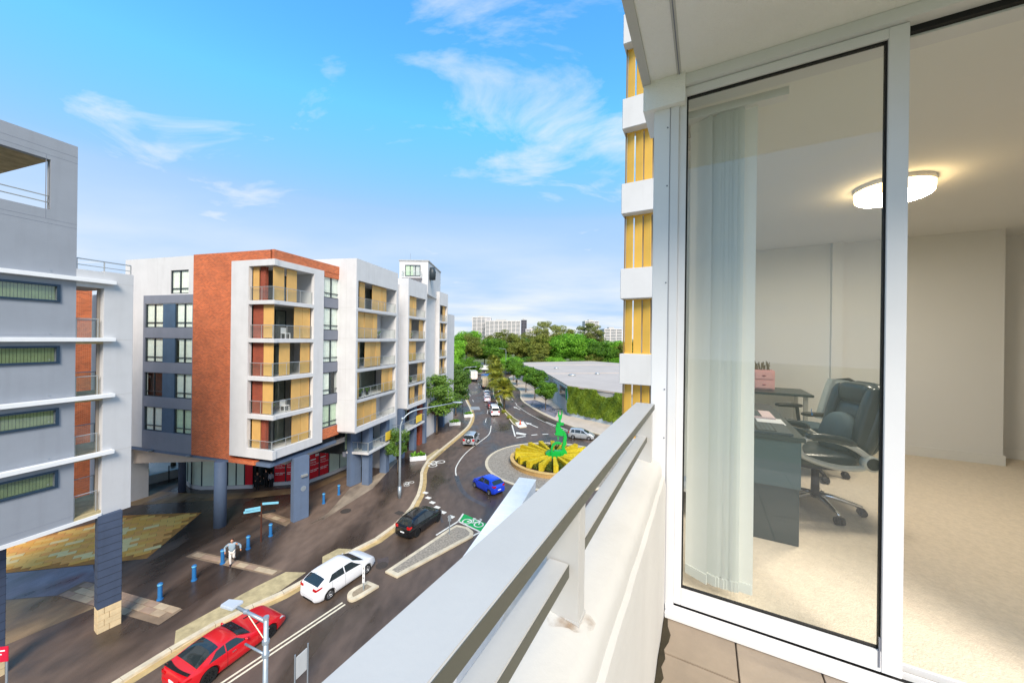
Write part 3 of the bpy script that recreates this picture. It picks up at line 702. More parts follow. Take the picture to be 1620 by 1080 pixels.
# white window wall, left part
ho = []
for k, z in enumerate(FL[:4]): pass
b = MB()
holes = [(8.55,14.35,6.9,18.25)] + [(9.1,11.2,19.1,21.1)]
wall_cells(b, 'x', 0.0, 0.3, 8.45, LEN, 5.65, TOP, holes); b.build('white_wall', WHITE, bb)
b = MB(); wall_cells(b, 'x', -0.04, 0.30, 8.46, 14.45, 5.62, 19.0, [(y0,y1,z+.8,z+2.9) for z in FL[:4] for y0,y1 in ((8.55,10.6),(12.1,14.25))] + [(10.6,12.1,z+.8,z+2.9) for z in FL[:4]]); b.build('spandrel_wall', SPAND, bb)
for z in FL[:4]: box_part('blue_panel', BLUEP, bb, 0.0, .2, 10.63, 12.07, z+.8, z+2.9)
cur = [CURT, CURTG]
for k, z in enumerate(FL[:4]):
    window(bb, 'x-', (0.02, 8.55), 2.05, 2.1, z+.8, curtain=CURTG if k == 0 else CURT, cfrac=(0,1) if k != 2 else (.1,1))
    window(bb, 'x-', (0.02, 12.1), 2.15, 2.1, z+.8, curtain=CURT, cfrac=(0,1) if k != 1 else (0,.03))
window(bb, 'x-', (0.02, 9.1), 2.1, 2.0, 19.1)
# brick pier and parapet
b = MB(); b.box(-.06,.4,4.2,8.45,5.6,TOP+.05); b.box(-.06,.4,0.14,4.2,21.55,TOP+.05); b.box(-.06,7.0,-.06,.30,21.55,TOP+.06)
b.box(4.95,7.0,-.03,.26,21.1,21.55); b.box(4.95,7.0,-.05,.28,6.2,7.15)
b.build('brick_wall', BRICK, bb)
box_part('brick_ledge', BRICK, bb, -.10, .3, 1.6, 4.3, 5.42, 5.72)
# white frame round the corner balconies
b = MB()
wall_cells(b, 'x', -.12, .30, -.12, 4.2, 6.0, 21.56, [(.14,2.4,z-.02+(.32 if k == 0 else 0),z+2.68) for k, z in enumerate(FL)]+[(-.2,.14,z-.02+(.32 if k == 0 else 0),z+2.68) for k, z in enumerate(FL)])
wall_cells(b, 'y', -.12, .30, .18, 4.9, 6.0, 21.56, [(.1,3.78,z-.02+(.32 if k == 0 else 0),z+2.68) for k, z in enumerate(FL)])
b.build('white_frame', WHITE, bb)
# window strip on the street face
b = MB(); wall_cells(b, 'y', 0.0, .24, 4.9, 7.05, 7.15, 21.1, [(4.98,6.98,z+.8,z+2.9) for z in FL]); b.build('spandrel_wall', SPAND, bb)
for k, z in enumerate(FL): window(bb, 'y-', (0.02, 4.98), 2.0, 2.1, z+.8, curtain=CURTG if k in (0,) else CURT, cfrac=(0,1) if k != 1 else (0,.45))
# inner core so that nothing is hollow, roof, soffit
box_part('core_wall', DARK, bb, .45, 6.9, 4.4, LEN-.3, 5.7, TOP-.4); box_part('core_wall', DARK, bb, 5.3, 7.0, .35, 4.4, 5.7, TOP-.4)
box_part('flat_roof', CONCG, bb, .3, 7.0, .25, LEN, TOP-.35, TOP-.15)
box_part('end_wall', WHITE, bb, 0.32, 12, LEN-.25, LEN, 5.65, TOP)
box_part('soffit', PILL, bb, .02, 7.0, .2, LEN-.05, 5.35, 5.62)
tb_ = MB().prism([(4.0,5.34),(18.5,5.34),(18.5,3.5),(5.0,5.12)],-1.4,-.9).build('transfer_beam', mat('soffit_beige', rgb(190,178,168), .8, .08, 1, stain=.1), bb); tb_.matrix_local = Matrix(((0,0,-1,0),(1,0,0,0),(0,1,0,0),(0,0,0,1)))
box_part('transfer_beam', MATS['soffit_beige'], bb, 2.0, 9.0, .9, 1.3, 4.85, 5.34)
# corner balconies
SH = [  # per floor: (shutters on the left face y0,y1), brick y0,y1, (shutters on the street face x0,x1)
    ([(1.45,2.3)], (1.0,1.45), [(2.0,2.85),(2.88,3.7)]),
    ([(.25,1.25)], (1.3,2.4), [(1.9,2.8),(2.83,3.72)]),
    ([(.25,1.2)], (1.3,2.4), [(.75,1.7),(2.75,3.72)]),
    ([(.25,1.25)], (1.3,2.4), [(2.1,2.9),(2.93,3.72)]),
    ([(1.75,2.35)], (1.2,1.72), [(.15,1.1),(1.35,2.3)]),
]
BALW = mat('balcony_wall', rgb(132,134,130), .7, .15, 1.5)
for k, z in enumerate(FL):
    bal = box_part('balcony', WHITE, bb, -.02, 4.85, -.02, 4.1, z-.26, z)
    box_part('ceiling', WHITE, bal, .2, 4.85, .2, 4.1, z+2.70, z+2.735)
    l, br, s_ = SH[k]
    for y0, y1 in l: box_part('timber_screen', SHUT, bal, .22, .27, y0, y1, z+.05, z+2.65)
    box_part('brick_pier', BRICKD, bal, .30, .55, br[0], br[1], z, z+2.69)
    for x0, x1 in s_: box_part('timber_screen', SHUT, bal, x0, x1, .22, .27, z+.05, z+2.65)
    box_part('back_wall', PALEW if k == 4 else BALW, bal, 1.9, 4.85, 2.2, 2.3, z, z+2.69)
    box_part('side_wall', BALW, bal, 1.8, 1.9, 2.2, 4.1, z, z+2.69)
    box_part('reveal_wall', PALEW, bal, 4.0, 4.1, .25, 2.2, z, z+2.69)
    dfr = MB(); dfr.box(2.0,2.07,2.12,2.18,z,z+2.4); dfr.box(3.0,3.07,2.12,2.18,z,z+2.4); dfr.box(2.07,3.0,2.12,2.18,z+2.33,z+2.4); dfr.build('door_frame', FRAME, bal)
    MB().box(2.07,3.0,2.145,2.155,z,z+2.33).build('door_pane', GLASSW, bal)
    balustrade(bal, [(.02,2.36),(.02,.06),(3.74,.06)], z, 1.05 if k else .95)
    if k in (1,2,3): plant_pot(bal, .6, .7+.1*k, z, .9)
    if k in (1,3):
        ch = MB(); ch.box(1.6,2.1,.6,1.1,z+.4,z+.46); ch.box(1.6,2.1,1.05,1.1,z+.46,z+.9)
        for x_ in (1.62,2.06):
            for y_ in (.62,1.06): ch.box(x_,x_+.04,y_,y_+.04,z,z+.4)
        ch.build('balcony_chair', WHITE2, bal)
# domed cameras under the soffit edge
for y in (13.2, 8.6):
    MB().cyl((-.15,y,5.55),(-.15,y,5.4),.2,.12,10).build('dome_camera', STEEL, bb)
# ---------------- pillars of the undercroft (their own things)
def pillar(label, px, r, h, m, z=0.13, name='column'):
    c = G(px[0], px[1], z); o = MB().cyl((0,0,0),(0,0,h),r,n=24).build(name, m); o.location = (*c, z)
    for p in o.data.polygons: p.use_smooth = abs(p.normal.z) < .5
    return tag(o, label, 'column')
pillar('thick round blue grey column standing free under the brick corner', (348,832), .42, 5.3, PILL)
pillar('thin round slate column beside the glazed shop corner', (288,777), .3, 4.9, PILLD)
def blade(label, a, b_, th, h, m, z=0.13):
    A, B = Vector(G(*a, z)), Vector(G(*b_, z)); t = thing('pillar', label, 'pillar', (*A, z), head(A, B)); L = (B-A).length
    MB().box(0,L,0,th,0,h).build('shaft', m, t, bevel=.02); return t, L
t, L = blade('tall blue grey blade pillar with a round plaque beneath the corner balconies', (464,827), (488.5,817), .5, 5.3, PILL)
MB().cyl((L*.62,-.03,2.6),(L*.62,.02,2.6),.22,n=20).build('round_plaque', STEEL, t)
MB().box(L*.45,L*.85,-.16,.02,3.6,3.8).build('wall_lamp', ALU, t, bevel=.02)
t, L = blade('blue grey blade pillar at the near end of the first white block', (554,770), (571,763), .6, 6.4, PILL)
MB().box(L*.3,L*.7,-.16,.02,3.6,3.8).build('wall_lamp', ALU, t, bevel=.02)

# ---------------- glazed shop under the brick block
SP = [G(*p, .13) for p in ((292,758),(297,766),(303,771),(319,774),(360,773),(400,771.5))]
SQ = [G(*p, .13) for p in ((433,767.5),(488.5,763.5),(520,752),(553,738))]
sh = thing('shopfront', 'glazed shopfront with red posters and frosted panes under the brick block', 'shop', (*SP[3], .13))
def rel(p): return (p[0]-SP[3][0], p[1]-SP[3][1])
def shop_run(pts, kinds, h=4.1):
    for (a, b_), kd in zip(zip(pts[:-1], pts[1:]), kinds):
        A, B = Vector(rel(a)), Vector(rel(b_)); n = kd[0]
        for k in range(n):
            p, q = A.lerp(B, k/n), A.lerp(B, (k+1)/n); d = (q-p).normalized(); nr = Vector((d.y,-d.x))
            def slab(e0, e1, o0, o1, z0, z1, nm, m):
                P, Q = p+d*e0, q-d*e1
                return MB().prism([tuple(P+nr*o0),tuple(Q+nr*o0),tuple(Q+nr*o1),tuple(P+nr*o1)], z0, z1).build(nm, m, sh)
            slab(0,0,-.1,.1,0,.35,'plinth',WHITE)
            mm = {'m': MILK, 'r': REDP, 'd': DARK}[kd[1][k % len(kd[1])]]
            pn_ = slab(.05,.05,-.03,.0,.36,2.95,'shop_panel',mm)
            slab(.05,.05,-.03,.0,3.0,h,'upper_pane',CARGL); slab(0,0,-.05,.06,2.9,3.02,'transom',FRAME)
            MB().cyl((*p,.3),(*p,h),.06,n=6).build('mullion', FRAME, sh)
            if mm is REDP and (q-p).length > 1:
                mid = p.lerp(q,.12)+nr*.012
                ang = math.atan2(d.y, d.x)
                for tx, zz, sz in (('Building', 2.0, .2), ('Management', 1.75, .2)):
                    text('poster_lettering', tx, sz, PRINTW, pn_, Matrix.Translation((*mid, zz)) @ Matrix.Rotation(ang,4,'Z') @ Matrix.Rotation(R(90),4,'X'))
                for zz, wds in ((2.27,(.62,)),(1.22,(.35,.5)),(1.06,(.3,.35))):      # lines too small to read in the photograph
                    x_ = 0
                    for wl in wds:
                        P_ = mid+d*x_; hh = .12 if zz > 2 else .06
                        MB().prism([tuple(P_),tuple(P_+d*wl),tuple(P_+d*wl+nr*.003),tuple(P_+nr*.003)],zz,zz+hh).build('poster_line', PRINTW, pn_); x_ += wl+.06
                lp = p.lerp(q,.6)+nr*.012
                MB().prism([tuple(lp),tuple(lp+d*.5),tuple(lp+d*.5+nr*.004),tuple(lp+nr*.004)],2.6,2.85).build('poster_logo', PRINTW, pn_)
shop_run(SP, [(1,'m'),(1,'m'),(1,'m'),(1,'m'),(3,'mmr')]); shop_run(SQ, [(3,'rrr'),(2,'rr'),(2,'mm')])
A, B = Vector(rel(SP[-1])), Vector(rel(SQ[0]))
d = (B-A).normalized(); nb = Vector((-d.y,d.x))
MB().prism([tuple(A+nb*1.2),tuple(B+nb*1.2),tuple(B+nb*1.3),tuple(A+nb*1.3)],0,4.1).build('entrance_recess', DARK, sh)
MB().prism([tuple(A.lerp(B,.2)+nb*.5),tuple(A.lerp(B,.5)+nb*.5),tuple(A.lerp(B,.5)+nb*.55),tuple(A.lerp(B,.2)+nb*.55)],0.02,2.6).build('door', CARGL, sh)
MB().prism([tuple(A+nb*.02),tuple(B+nb*.02),tuple(B+nb*1.2),tuple(A+nb*1.2)],3.0,4.1).build('entrance_head', BLACKP, sh)
core = MB().prism([rel(SP[0]),*[tuple(Vector(rel(p))+Vector((.1,.25))) for p in SP[1:]],tuple(A+nb*1.35),tuple(B+nb*1.35),*[tuple(Vector(rel(p))+Vector((-.5,.5))) for p in SQ],tuple(Vector(rel(SQ[-1]))+Vector((-3,6))),tuple(Vector(rel(SP[0]))+Vector((0,12)))],0,4.15)
core.build('shop_core', DARK, sh)
# stair plinth beside the shop, with rails and lawn
st = thing('garden_wall', 'low pale concrete stair wall with posts beside the shop corner', 'wall', (*G(212,772,.13),.13), R(60))
MB().prism([(0,0),(7,0),(7,.6),(0,.6)],0,.9).build('wall_block', CONCG, st, bevel=.02); MB().box(7,10,0,.6,0,1.8).build('wall_block', CONC, st, bevel=.02)
for x in (.5,2.5,4.5): MB().cyl((x,-.4,0),(x,-.4,1.6),.05,n=8).build('post', BLACKP, st)
lw = MB().prism([G(180,775),G(206,770),G(236,748),G(180,748)],.1,.5).build('lawn', mat('lawn_grass', rgb(92,150,44), .9,.3,3,.5,30)); tag(lw,'bright green lawn behind the stair wall','lawn',kind='structure')

# ---------------- white blocks further along the street
def white_block(label, corner, length, opening, rows, top, depth=9.0, ang=79.5, left=1.9, n=5, bot=6.5):
    t = thing('apartment_building', label, 'building', (*corner,0), R(ang), group='white apartment blocks along the street')
    fl = [bot+.12+2.95*k for k in range(n)]
    o0, o1 = opening
    b = MB(); wall_cells(b, 'y', 0, .28, 0, length, bot, top, [(o0,o1,z+(.25 if k==0 else 0),z+2.62) for k, z in enumerate(fl)])
    b.box(0,.28,.28,left+depth,bot,top); b.box(length-.28,length,.28,left+depth,bot,top)
    b.build('white_wall', WHITE, t)
    jm = MB()
    for k in range(1, n): jm.box(-.004, .1, .25, left+depth-.1, fl[k]-.02, fl[k]-.005)
    for y in (left*.55,): jm.box(-.004,.1,y,y+.012,bot+.1,top-.1)
    jm.build('panel_joint', CONCG, t)
    MB().box(.28,length-.28,.28,left+depth-.1,top-.5,top-.3).build('flat_roof', CONCG, t)
    MB().box(.05,length-.05,.1,left+depth,bot-.05,bot+.02).build('soffit', SPAND, t)
    MB().box(.3,length-.3,2.6,left+depth-.2,bot+.1,top-.55).build('core_wall', BALW, t)
    for k, z in enumerate(fl):
        bal = box_part('balcony', WHITE, t, .1, length-.1, -.02, 2.6, z-.24, z)
        box_part('ceiling', WHITE, bal, .28, length-.28, .28, 2.6, z+2.64, z+2.68)
        r = rows[k % len(rows)]
        for x0, x1 in r[0]:
            nn = max(1, round((x1-x0)/.85))
            for q in range(nn): box_part('timber_screen', SHUT, bal, x0+(x1-x0)*q/nn+.012, x0+(x1-x0)*(q+1)/nn-.012, .34+.03*(q%2), .38+.03*(q%2), z+.04, z+2.6)
        if r[1]: box_part('screen_wall', PALEW, bal, r[1][0], r[1][1], 1.9, 2.0, z, z+2.62)
        box_part('door_pane', GLASSW, bal, o0+.2, o1-.2, 2.45, 2.47, z, z+2.4)
        for x in (o0+.2, (o0+o1)/2, o1-.25): box_part('door_frame', FRAME, bal, x, x+.07, 2.4, 2.5, z, z+2.4)
        balustrade(bal, [(o0+.03,.10),(o1-.03,.10)], z+(.25 if k==0 else 0), 1.0 if k else .7)
        if r[2]:
            for x in r[2]: plant_pot(bal, x, .8, z, .9)
    return t, fl
W1C = G(561, 684, 6.5)
w1, f1 = white_block('broad white apartment block next to the brick block', W1C, 7.9, (.3,7.6),
    [([(.35,4.2)],(5.0,7.5),None), ([(.35,1.1),(5.2,7.5)],None,[2.0,3.2]), ([(.35,1.1),(2.0,4.9)],(5.2,7.5),None), ([(.35,4.2)],(4.9,7.5),[4.6,5.2]), ([(1.0,1.9),(3.2,6.0)],(6.3,7.5),[5.4])], 23.1)
W2C = G(644, 646.5, 6.5)
w2, f2 = white_block('second white apartment block, between the broad block and the red strip', W2C, 5.7, (.3,5.3),
    [([(1.4,2.8),(4.0,5.2)],None,None), ([(.35,1.1),(3.6,5.2)],None,[2.5]), ([(.35,3.0)],(3.6,5.2),None), ([(.35,1.6),(3.9,5.2)],None,[2.5]), ([(.35,3.0)],(3.6,5.2),None)], 23.2)
W3C = (G(694.7, 646, 0)[0], 58.0); W3C = ((694.7-810)/560*58.0, 58.0)
w3, f3 = white_block('third white apartment block, standing behind the street trees', W3C, 3.8, (.25,3.5),
    [([(.35,1.1),(2.3,3.4)],None,None), ([(.9,1.6),(2.6,3.4)],None,None)], 23.2)
# the links between the blocks
def link_wall(t, x0, x1, y0, y1, z0, z1, m, nm): return MB().box(x0,x1,y0,y1,z0,z1).build(nm, m, t)
link_wall(w1, 7.92, 11.9, 1.8, 8, 0.1, 22.4, WHITE, 'link_wall'); link_wall(w2, 5.72, 7.4, .9, 8, .1, 22.9, BRICKD, 'red_strip'); link_wall(w2, 7.42, 12.6, 1.6, 8, .1, 22.3, WHITE, 'link_wall')
link_wall(w3, 3.82, 10, 1.0, 9, .1, 20, PALEW, 'link_wall')
# lower storeys: slate pillars, dark glazing and the projecting mezzanine balconies
def podium(t, x0, x1, pil, h=6.45, gx=None):
    gx = x0 if gx is None else gx
    MB().box(x0,x1,3.0,8,3.45,h).build('podium_wall', DARK, t); MB().box(gx,x1,3.01,8,.12,3.44).build('podium_wall', DARK, t)
    for a, b_ in pil: MB().box(a,b_,.5,1.3,.12,h).build('pillar', PILL, t, bevel=.02)
    n = int((x1-x0)/1.3)
    for k in range(n):
        xa = x0+(x1-x0)*k/n
        window(t, 'y-', (2.86, xa+.05), (x1-x0)/n-.1, 2.5, 3.75, lights=2, low=.0, curtain=CURTG, depth=.0, cfrac=(0,.6))
        if xa >= gx: MB().box(xa+.1, xa+(x1-x0)/n-.1, 2.9, 2.97, .2, 3.2).build('shop_glass', CARGL, t)
    MB().box(x0,x1,2.7,3.0,3.2,3.7).build('spandrel', SPAND, t)
podium(w1, 2.4, 11.5, [(3.2,3.9),(6.6,7.3)], gx=8.2); podium(w2, -3.2, 10.5, [(-.2,.5),(3.2,3.9),(6.6,7.2)]); podium(w3, -1.5, 7, [(0,.7),(3.5,4.2)])
def mezz(t, x0, x1, y0, y1, sign=True):
    m = MB().box(x0,x1,y0,y1,3.5,3.72).build('mezzanine_balcony', WHITE, t, bevel=.01)
    balustrade(m, [(x0+.05,y1-.05),(x0+.05,y0+.05),(x1-.05,y0+.05),(x1-.05,y1-.05)], 3.72, 1.0)
    if sign: MB().box(x0+(x1-x0)*.62,x0+(x1-x0)*.86,y0-.02,y0+.02,4.0,4.95).build('yellow_sign', YSIGN, m)
mezz(w1, 2.6, 8.0, .2, 2.7); mezz(w2, -1.5, 5.6, .1, 2.6)
# penthouse on the roof of the second block
ph = thing('penthouse', 'white rooftop penthouse with a small balcony above the white blocks', 'building', (*G(632,413,26.6),20.3), R(79.5))
def pz(px, py, d): a, b_ = ray(px, py); return Vector((a*d, d, CAMZ+b_*d))
PD = 52.0
pa, pb_, pc = pz(632,420,PD), pz(680,413,PD+1), pz(686,420,PD+6)
ph.location = (pa.x, pa.y, 22.0); ph.rotation_euler = (0,0,0)
W_ = pb_.x-pa.x; H_ = pz(650,413,PD).z-22.0
MB().box(0,W_,0,9,0,H_).build('white_wall', WHITE, ph); MB().box(-.1,W_+.1,-.1,9.1,H_,H_+.15).build('roof', CONCG, ph)
window(ph, 'y-', (-.13, .9), 2.2, 1.6, H_-2.2, lights=3, low=0, curtain=CURTG, depth=.0, cfrac=(0,.5))
mb_ = MB().box(.6,3.4,-1.0,-.02,H_-2.6,H_-2.45).build('balcony', WHITE, ph); balustrade(mb_, [(.65,-.05),(.65,-.95),(3.35,-.95),(3.35,-.05)], H_-2.45, .8)
MB().lathe([(0,0),(.5,.1),(.55,1.2),(.35,1.9),(0,2.0)],14,(W_+.35,1.2,H_-2.6)).build('water_tank', FRAME, ph, True)
MB().cyl((1.0,2,H_),(1.0,2,H_+1.6),.03,n=6).build('aerial', STEEL, ph)

# ---------------- grey block at the left edge of the photograph
GA = math.atan2(.952,.306); GC = (-20.9, 19.5)
gb = thing('apartment_building', 'grey rendered apartment tower with slot windows and thin white ledges', 'building', (*GC,0), GA)
# local: x along the street (0 at its far end, negative towards us), y away from the street
GF = [6.45, 9.42, 12.38, 15.3, 18.28]
XS, XG = -1.15, -2.12       # white blade: XS..0; balcony gap: XG..XS; grey wall: below XG
b = MB(); holes = [(-5.05,-2.75,z+1.85,z+2.55) for z in GF[:4]] + [(-5.6,-2.98,21.4,23.75)]
wall_cells(b, 'y', 0, .3, -9.0, XG, 6.2, 24.8, holes); b.box(XG-.3,XG,.3,5.5,6.2,18.3); b.box(-9,-8.7,.3,9,6.2,24.8); b.box(XG-.3,XG,.3,.9,18.3,24.8); b.box(-9,XG,8.7,9,6.2,21.0)
b.build('grey_wall', GREYW, gb)
gj = MB()
for z in (23.95,24.25,20.75,20.95): gj.box(-8.9,XG,-.004,.05,z,z+.012)
gj.box(XG-1.0,XG-.988,-.004,.05,20.95,23.95)
for z in (8.8,11.8,14.7,17.7): gj.box(-8.9,XG,-.003,.05,z-2.2,z-2.192)
gj.build('panel_joint', SPAND, gb)
MB().box(-8.7,XG-.02,.32,8.7,24.45,24.6).build('roof_slab', CONC, gb); MB().box(-8.7,XG-.3,.32,8.7,20.6,20.9).build('terrace_floor', CONCG, gb)
MB().box(-8.6,XG-.35,.6,8.6,6.3,20.5).build('core_wall', DARK, gb)
for z in (21.75,22.05): MB().tube([(-5.6,.12,z),(-2.98,.12,z)],.025,6).build('terrace_rail', ALU, gb)
for z in GF[:4]:
    f = MB(); f.box(-5.2,-2.65,-.06,.1,z+1.78,z+1.87); f.box(-5.2,-2.65,-.06,.1,z+2.53,z+2.62); f.box(-5.2,-5.05,-.06,.1,z+1.87,z+2.53); f.box(-2.75,-2.65,-.06,.1,z+1.87,z+2.53)
    w_ = f.build('slot_window', mat('navy_frame', rgb(36,56,76), .45, .1, 3), gb)
    MB().box(-5.05,-2.75,.06,.07,z+1.87,z+2.53).build('pane', GLASSW, w_)
    bl = MB()
    for k in range(23): bl.box(-5.04+.1*k,-4.955+.1*k,.14+.01*(k%2),.15+.01*(k%2),z+1.87,z+2.53)
    bl.build('blind', mat('olive_blind', rgb(150,156,118), .9, .15, 3), w_)
# thin white ledges
for z in GF[1:]: MB().box(-7.5,-.78,-.28,.02,z-.10,z+.10).build('ledge', WHITE2, gb, bevel=.015)
MB().box(-7.5,XS,-.05,.35,6.12,6.30).build('ledge', WHITE2, gb)
# fixings
fx = MB()
for z in GF[1:]:
    for x in (-4.6,-2.95):
        for dz in (.28,-.95): fx.cyl((x,.01,z+dz),(x,-.03,z+dz),.02,n=6)
fx.build('fixing', STEEL, gb)
# white blade and balcony bay
MB().box(XS,0,-.02,.3,6.1,18.85).build('white_blade', PALEW, gb, bevel=.01)
bj = MB()
for z in GF[1:]: bj.box(XS,0,-.024,.1,z-.02,z-.006); 
bj.build('panel_joint', CONCG, gb)
MB().box(XS-.1,-.0,.3,.36,6.3,18.5).build('blade_return', mat('taupe_render', rgb(150,140,130),.8,.08,1), gb)
MB().box(XG,0,-.015,.3,17.95,18.8).build('terrace_upstand', PALEW, gb)
MB().box(XG,0,.3,4.5,18.1,18.3).build('terrace_slab', CONCG, gb)
for z in GF[:4]:
    bal = MB().box(XG,-.02,.02,3.2,z-.22,z).build('balcony', CONC, gb)
    balustrade(bal, [(XG+.03,.12),(XS-.12,.12)], z, 1.05); balustrade(bal, [(XG+.03,3.1),(-.1,3.1)], z, 1.05)
    MB().box(-.14,-.02,2.9,3.05,z,z+2.7).build('pier', MATS['taupe_render'], bal)
tr = MB(); tr.tube([(XG+.05,.1,19.35),(-.05,.1,19.35)],.03,6); tr.tube([(XG+.05,.1,19.05),(-.05,.1,19.05)],.02,6)
for x in (XG+.05,-1.1,-.06): tr.tube([(x,.1,18.8),(x,.1,19.35)],.025,6)
tr.build('terrace_rail', ALU, gb)
def gpillar(label, a, b_, th, h, basez):
    A, B = Vector(G(*a,.13)), Vector(G(*b_,.13)); t = thing('pillar', label, 'pillar', (*A,.13), head(A,B)); L = (B-A).length
    MB().box(0,L,0,th,basez,h).build('shaft', PILLD, t, bevel=.015)
    k = 0; zz = 0
    nz = 4
    for j in range(nz):
        off = .45 if j % 2 else 0
        for x0, x1 in ((0, L*.5-off*.4),(L*.5-off*.4, L)):
            MB().box(x0+.006,x1-.006,-.012,th+.012,basez*j/nz+.006,basez*(j+1)/nz-.006).build('sandstone_block', SAND, t, bevel=.01)
    gr = MB()
    n = 12
    for j in range(1,n): gr.box(-.004,L+.004,-.004,th+.004,basez+(h-basez)*j/n-.008,basez+(h-basez)*j/n+.008)
    gr.build('shaft_groove', BLACKP, t)
    return t
gpillar('slate clad pillar on a sandstone block base under the white blade', (153,1004), (192,985.5), .55, 6.05, 1.25)
gpillar('slate clad pillar beside the red sign under the grey tower', (-14,1078), (8,1066), .6, 6.05, 1.25)
# brick neighbour glimpsed through the balcony bay
nb_ = thing('apartment_building', 'distant orange brick pier building glimpsed through the grey tower balconies', 'building', (-35.9,29,0), R(70))
MB().box(0,1.0,0,1.0,0,20).build('brick_pier', BRICK, nb_); MB().box(1.6,5,.4,5,0,19).build('white_wall', WHITE, nb_)
for z in (5.5,8.5,11.5,14.5): 
    MB().box(1.6,4.4,-.6,.4,z,z+.2).build('slab', WHITE, nb_); MB().box(1.9,3.4,.33,.39,z+.5,z+2.3).build('pane', CARGL, nb_)
# ================================================================ vehicles
def interp(pts, x):
    if x <= pts[0][0]: return pts[0][1]
    for i in range(len(pts)-1):
        (x0,y0),(x1,y1) = pts[i],pts[i+1]
        if x <= x1:
            t = (x-x0)/(x1-x0)
            m0 = (y1-pts[i-1][1])/(x1-pts[i-1][0])*(x1-x0) if i > 0 else (y1-y0)
            m1 = (pts[i+2][1]-y0)/(pts[i+2][0]-x0)*(x1-x0) if i+2 < len(pts) else (y1-y0)
            d = y1-y0
            if d == 0: m0 = m1 = 0
            else:
                m0 = max(0,min(3,m0/d))*d; m1 = max(0,min(3,m1/d))*d
            return (2*t**3-3*t*t+1)*y0+(t**3-2*t*t+t)*m0+(-2*t**3+3*t*t)*y1+(t**3-t*t)*m1
    return pts[-1][1]
def paint(name, c, rough=.28, metal=0.0): return mat('paint_'+name, c, rough, .04, .6, coat=.7, spec=.5, metal=metal)
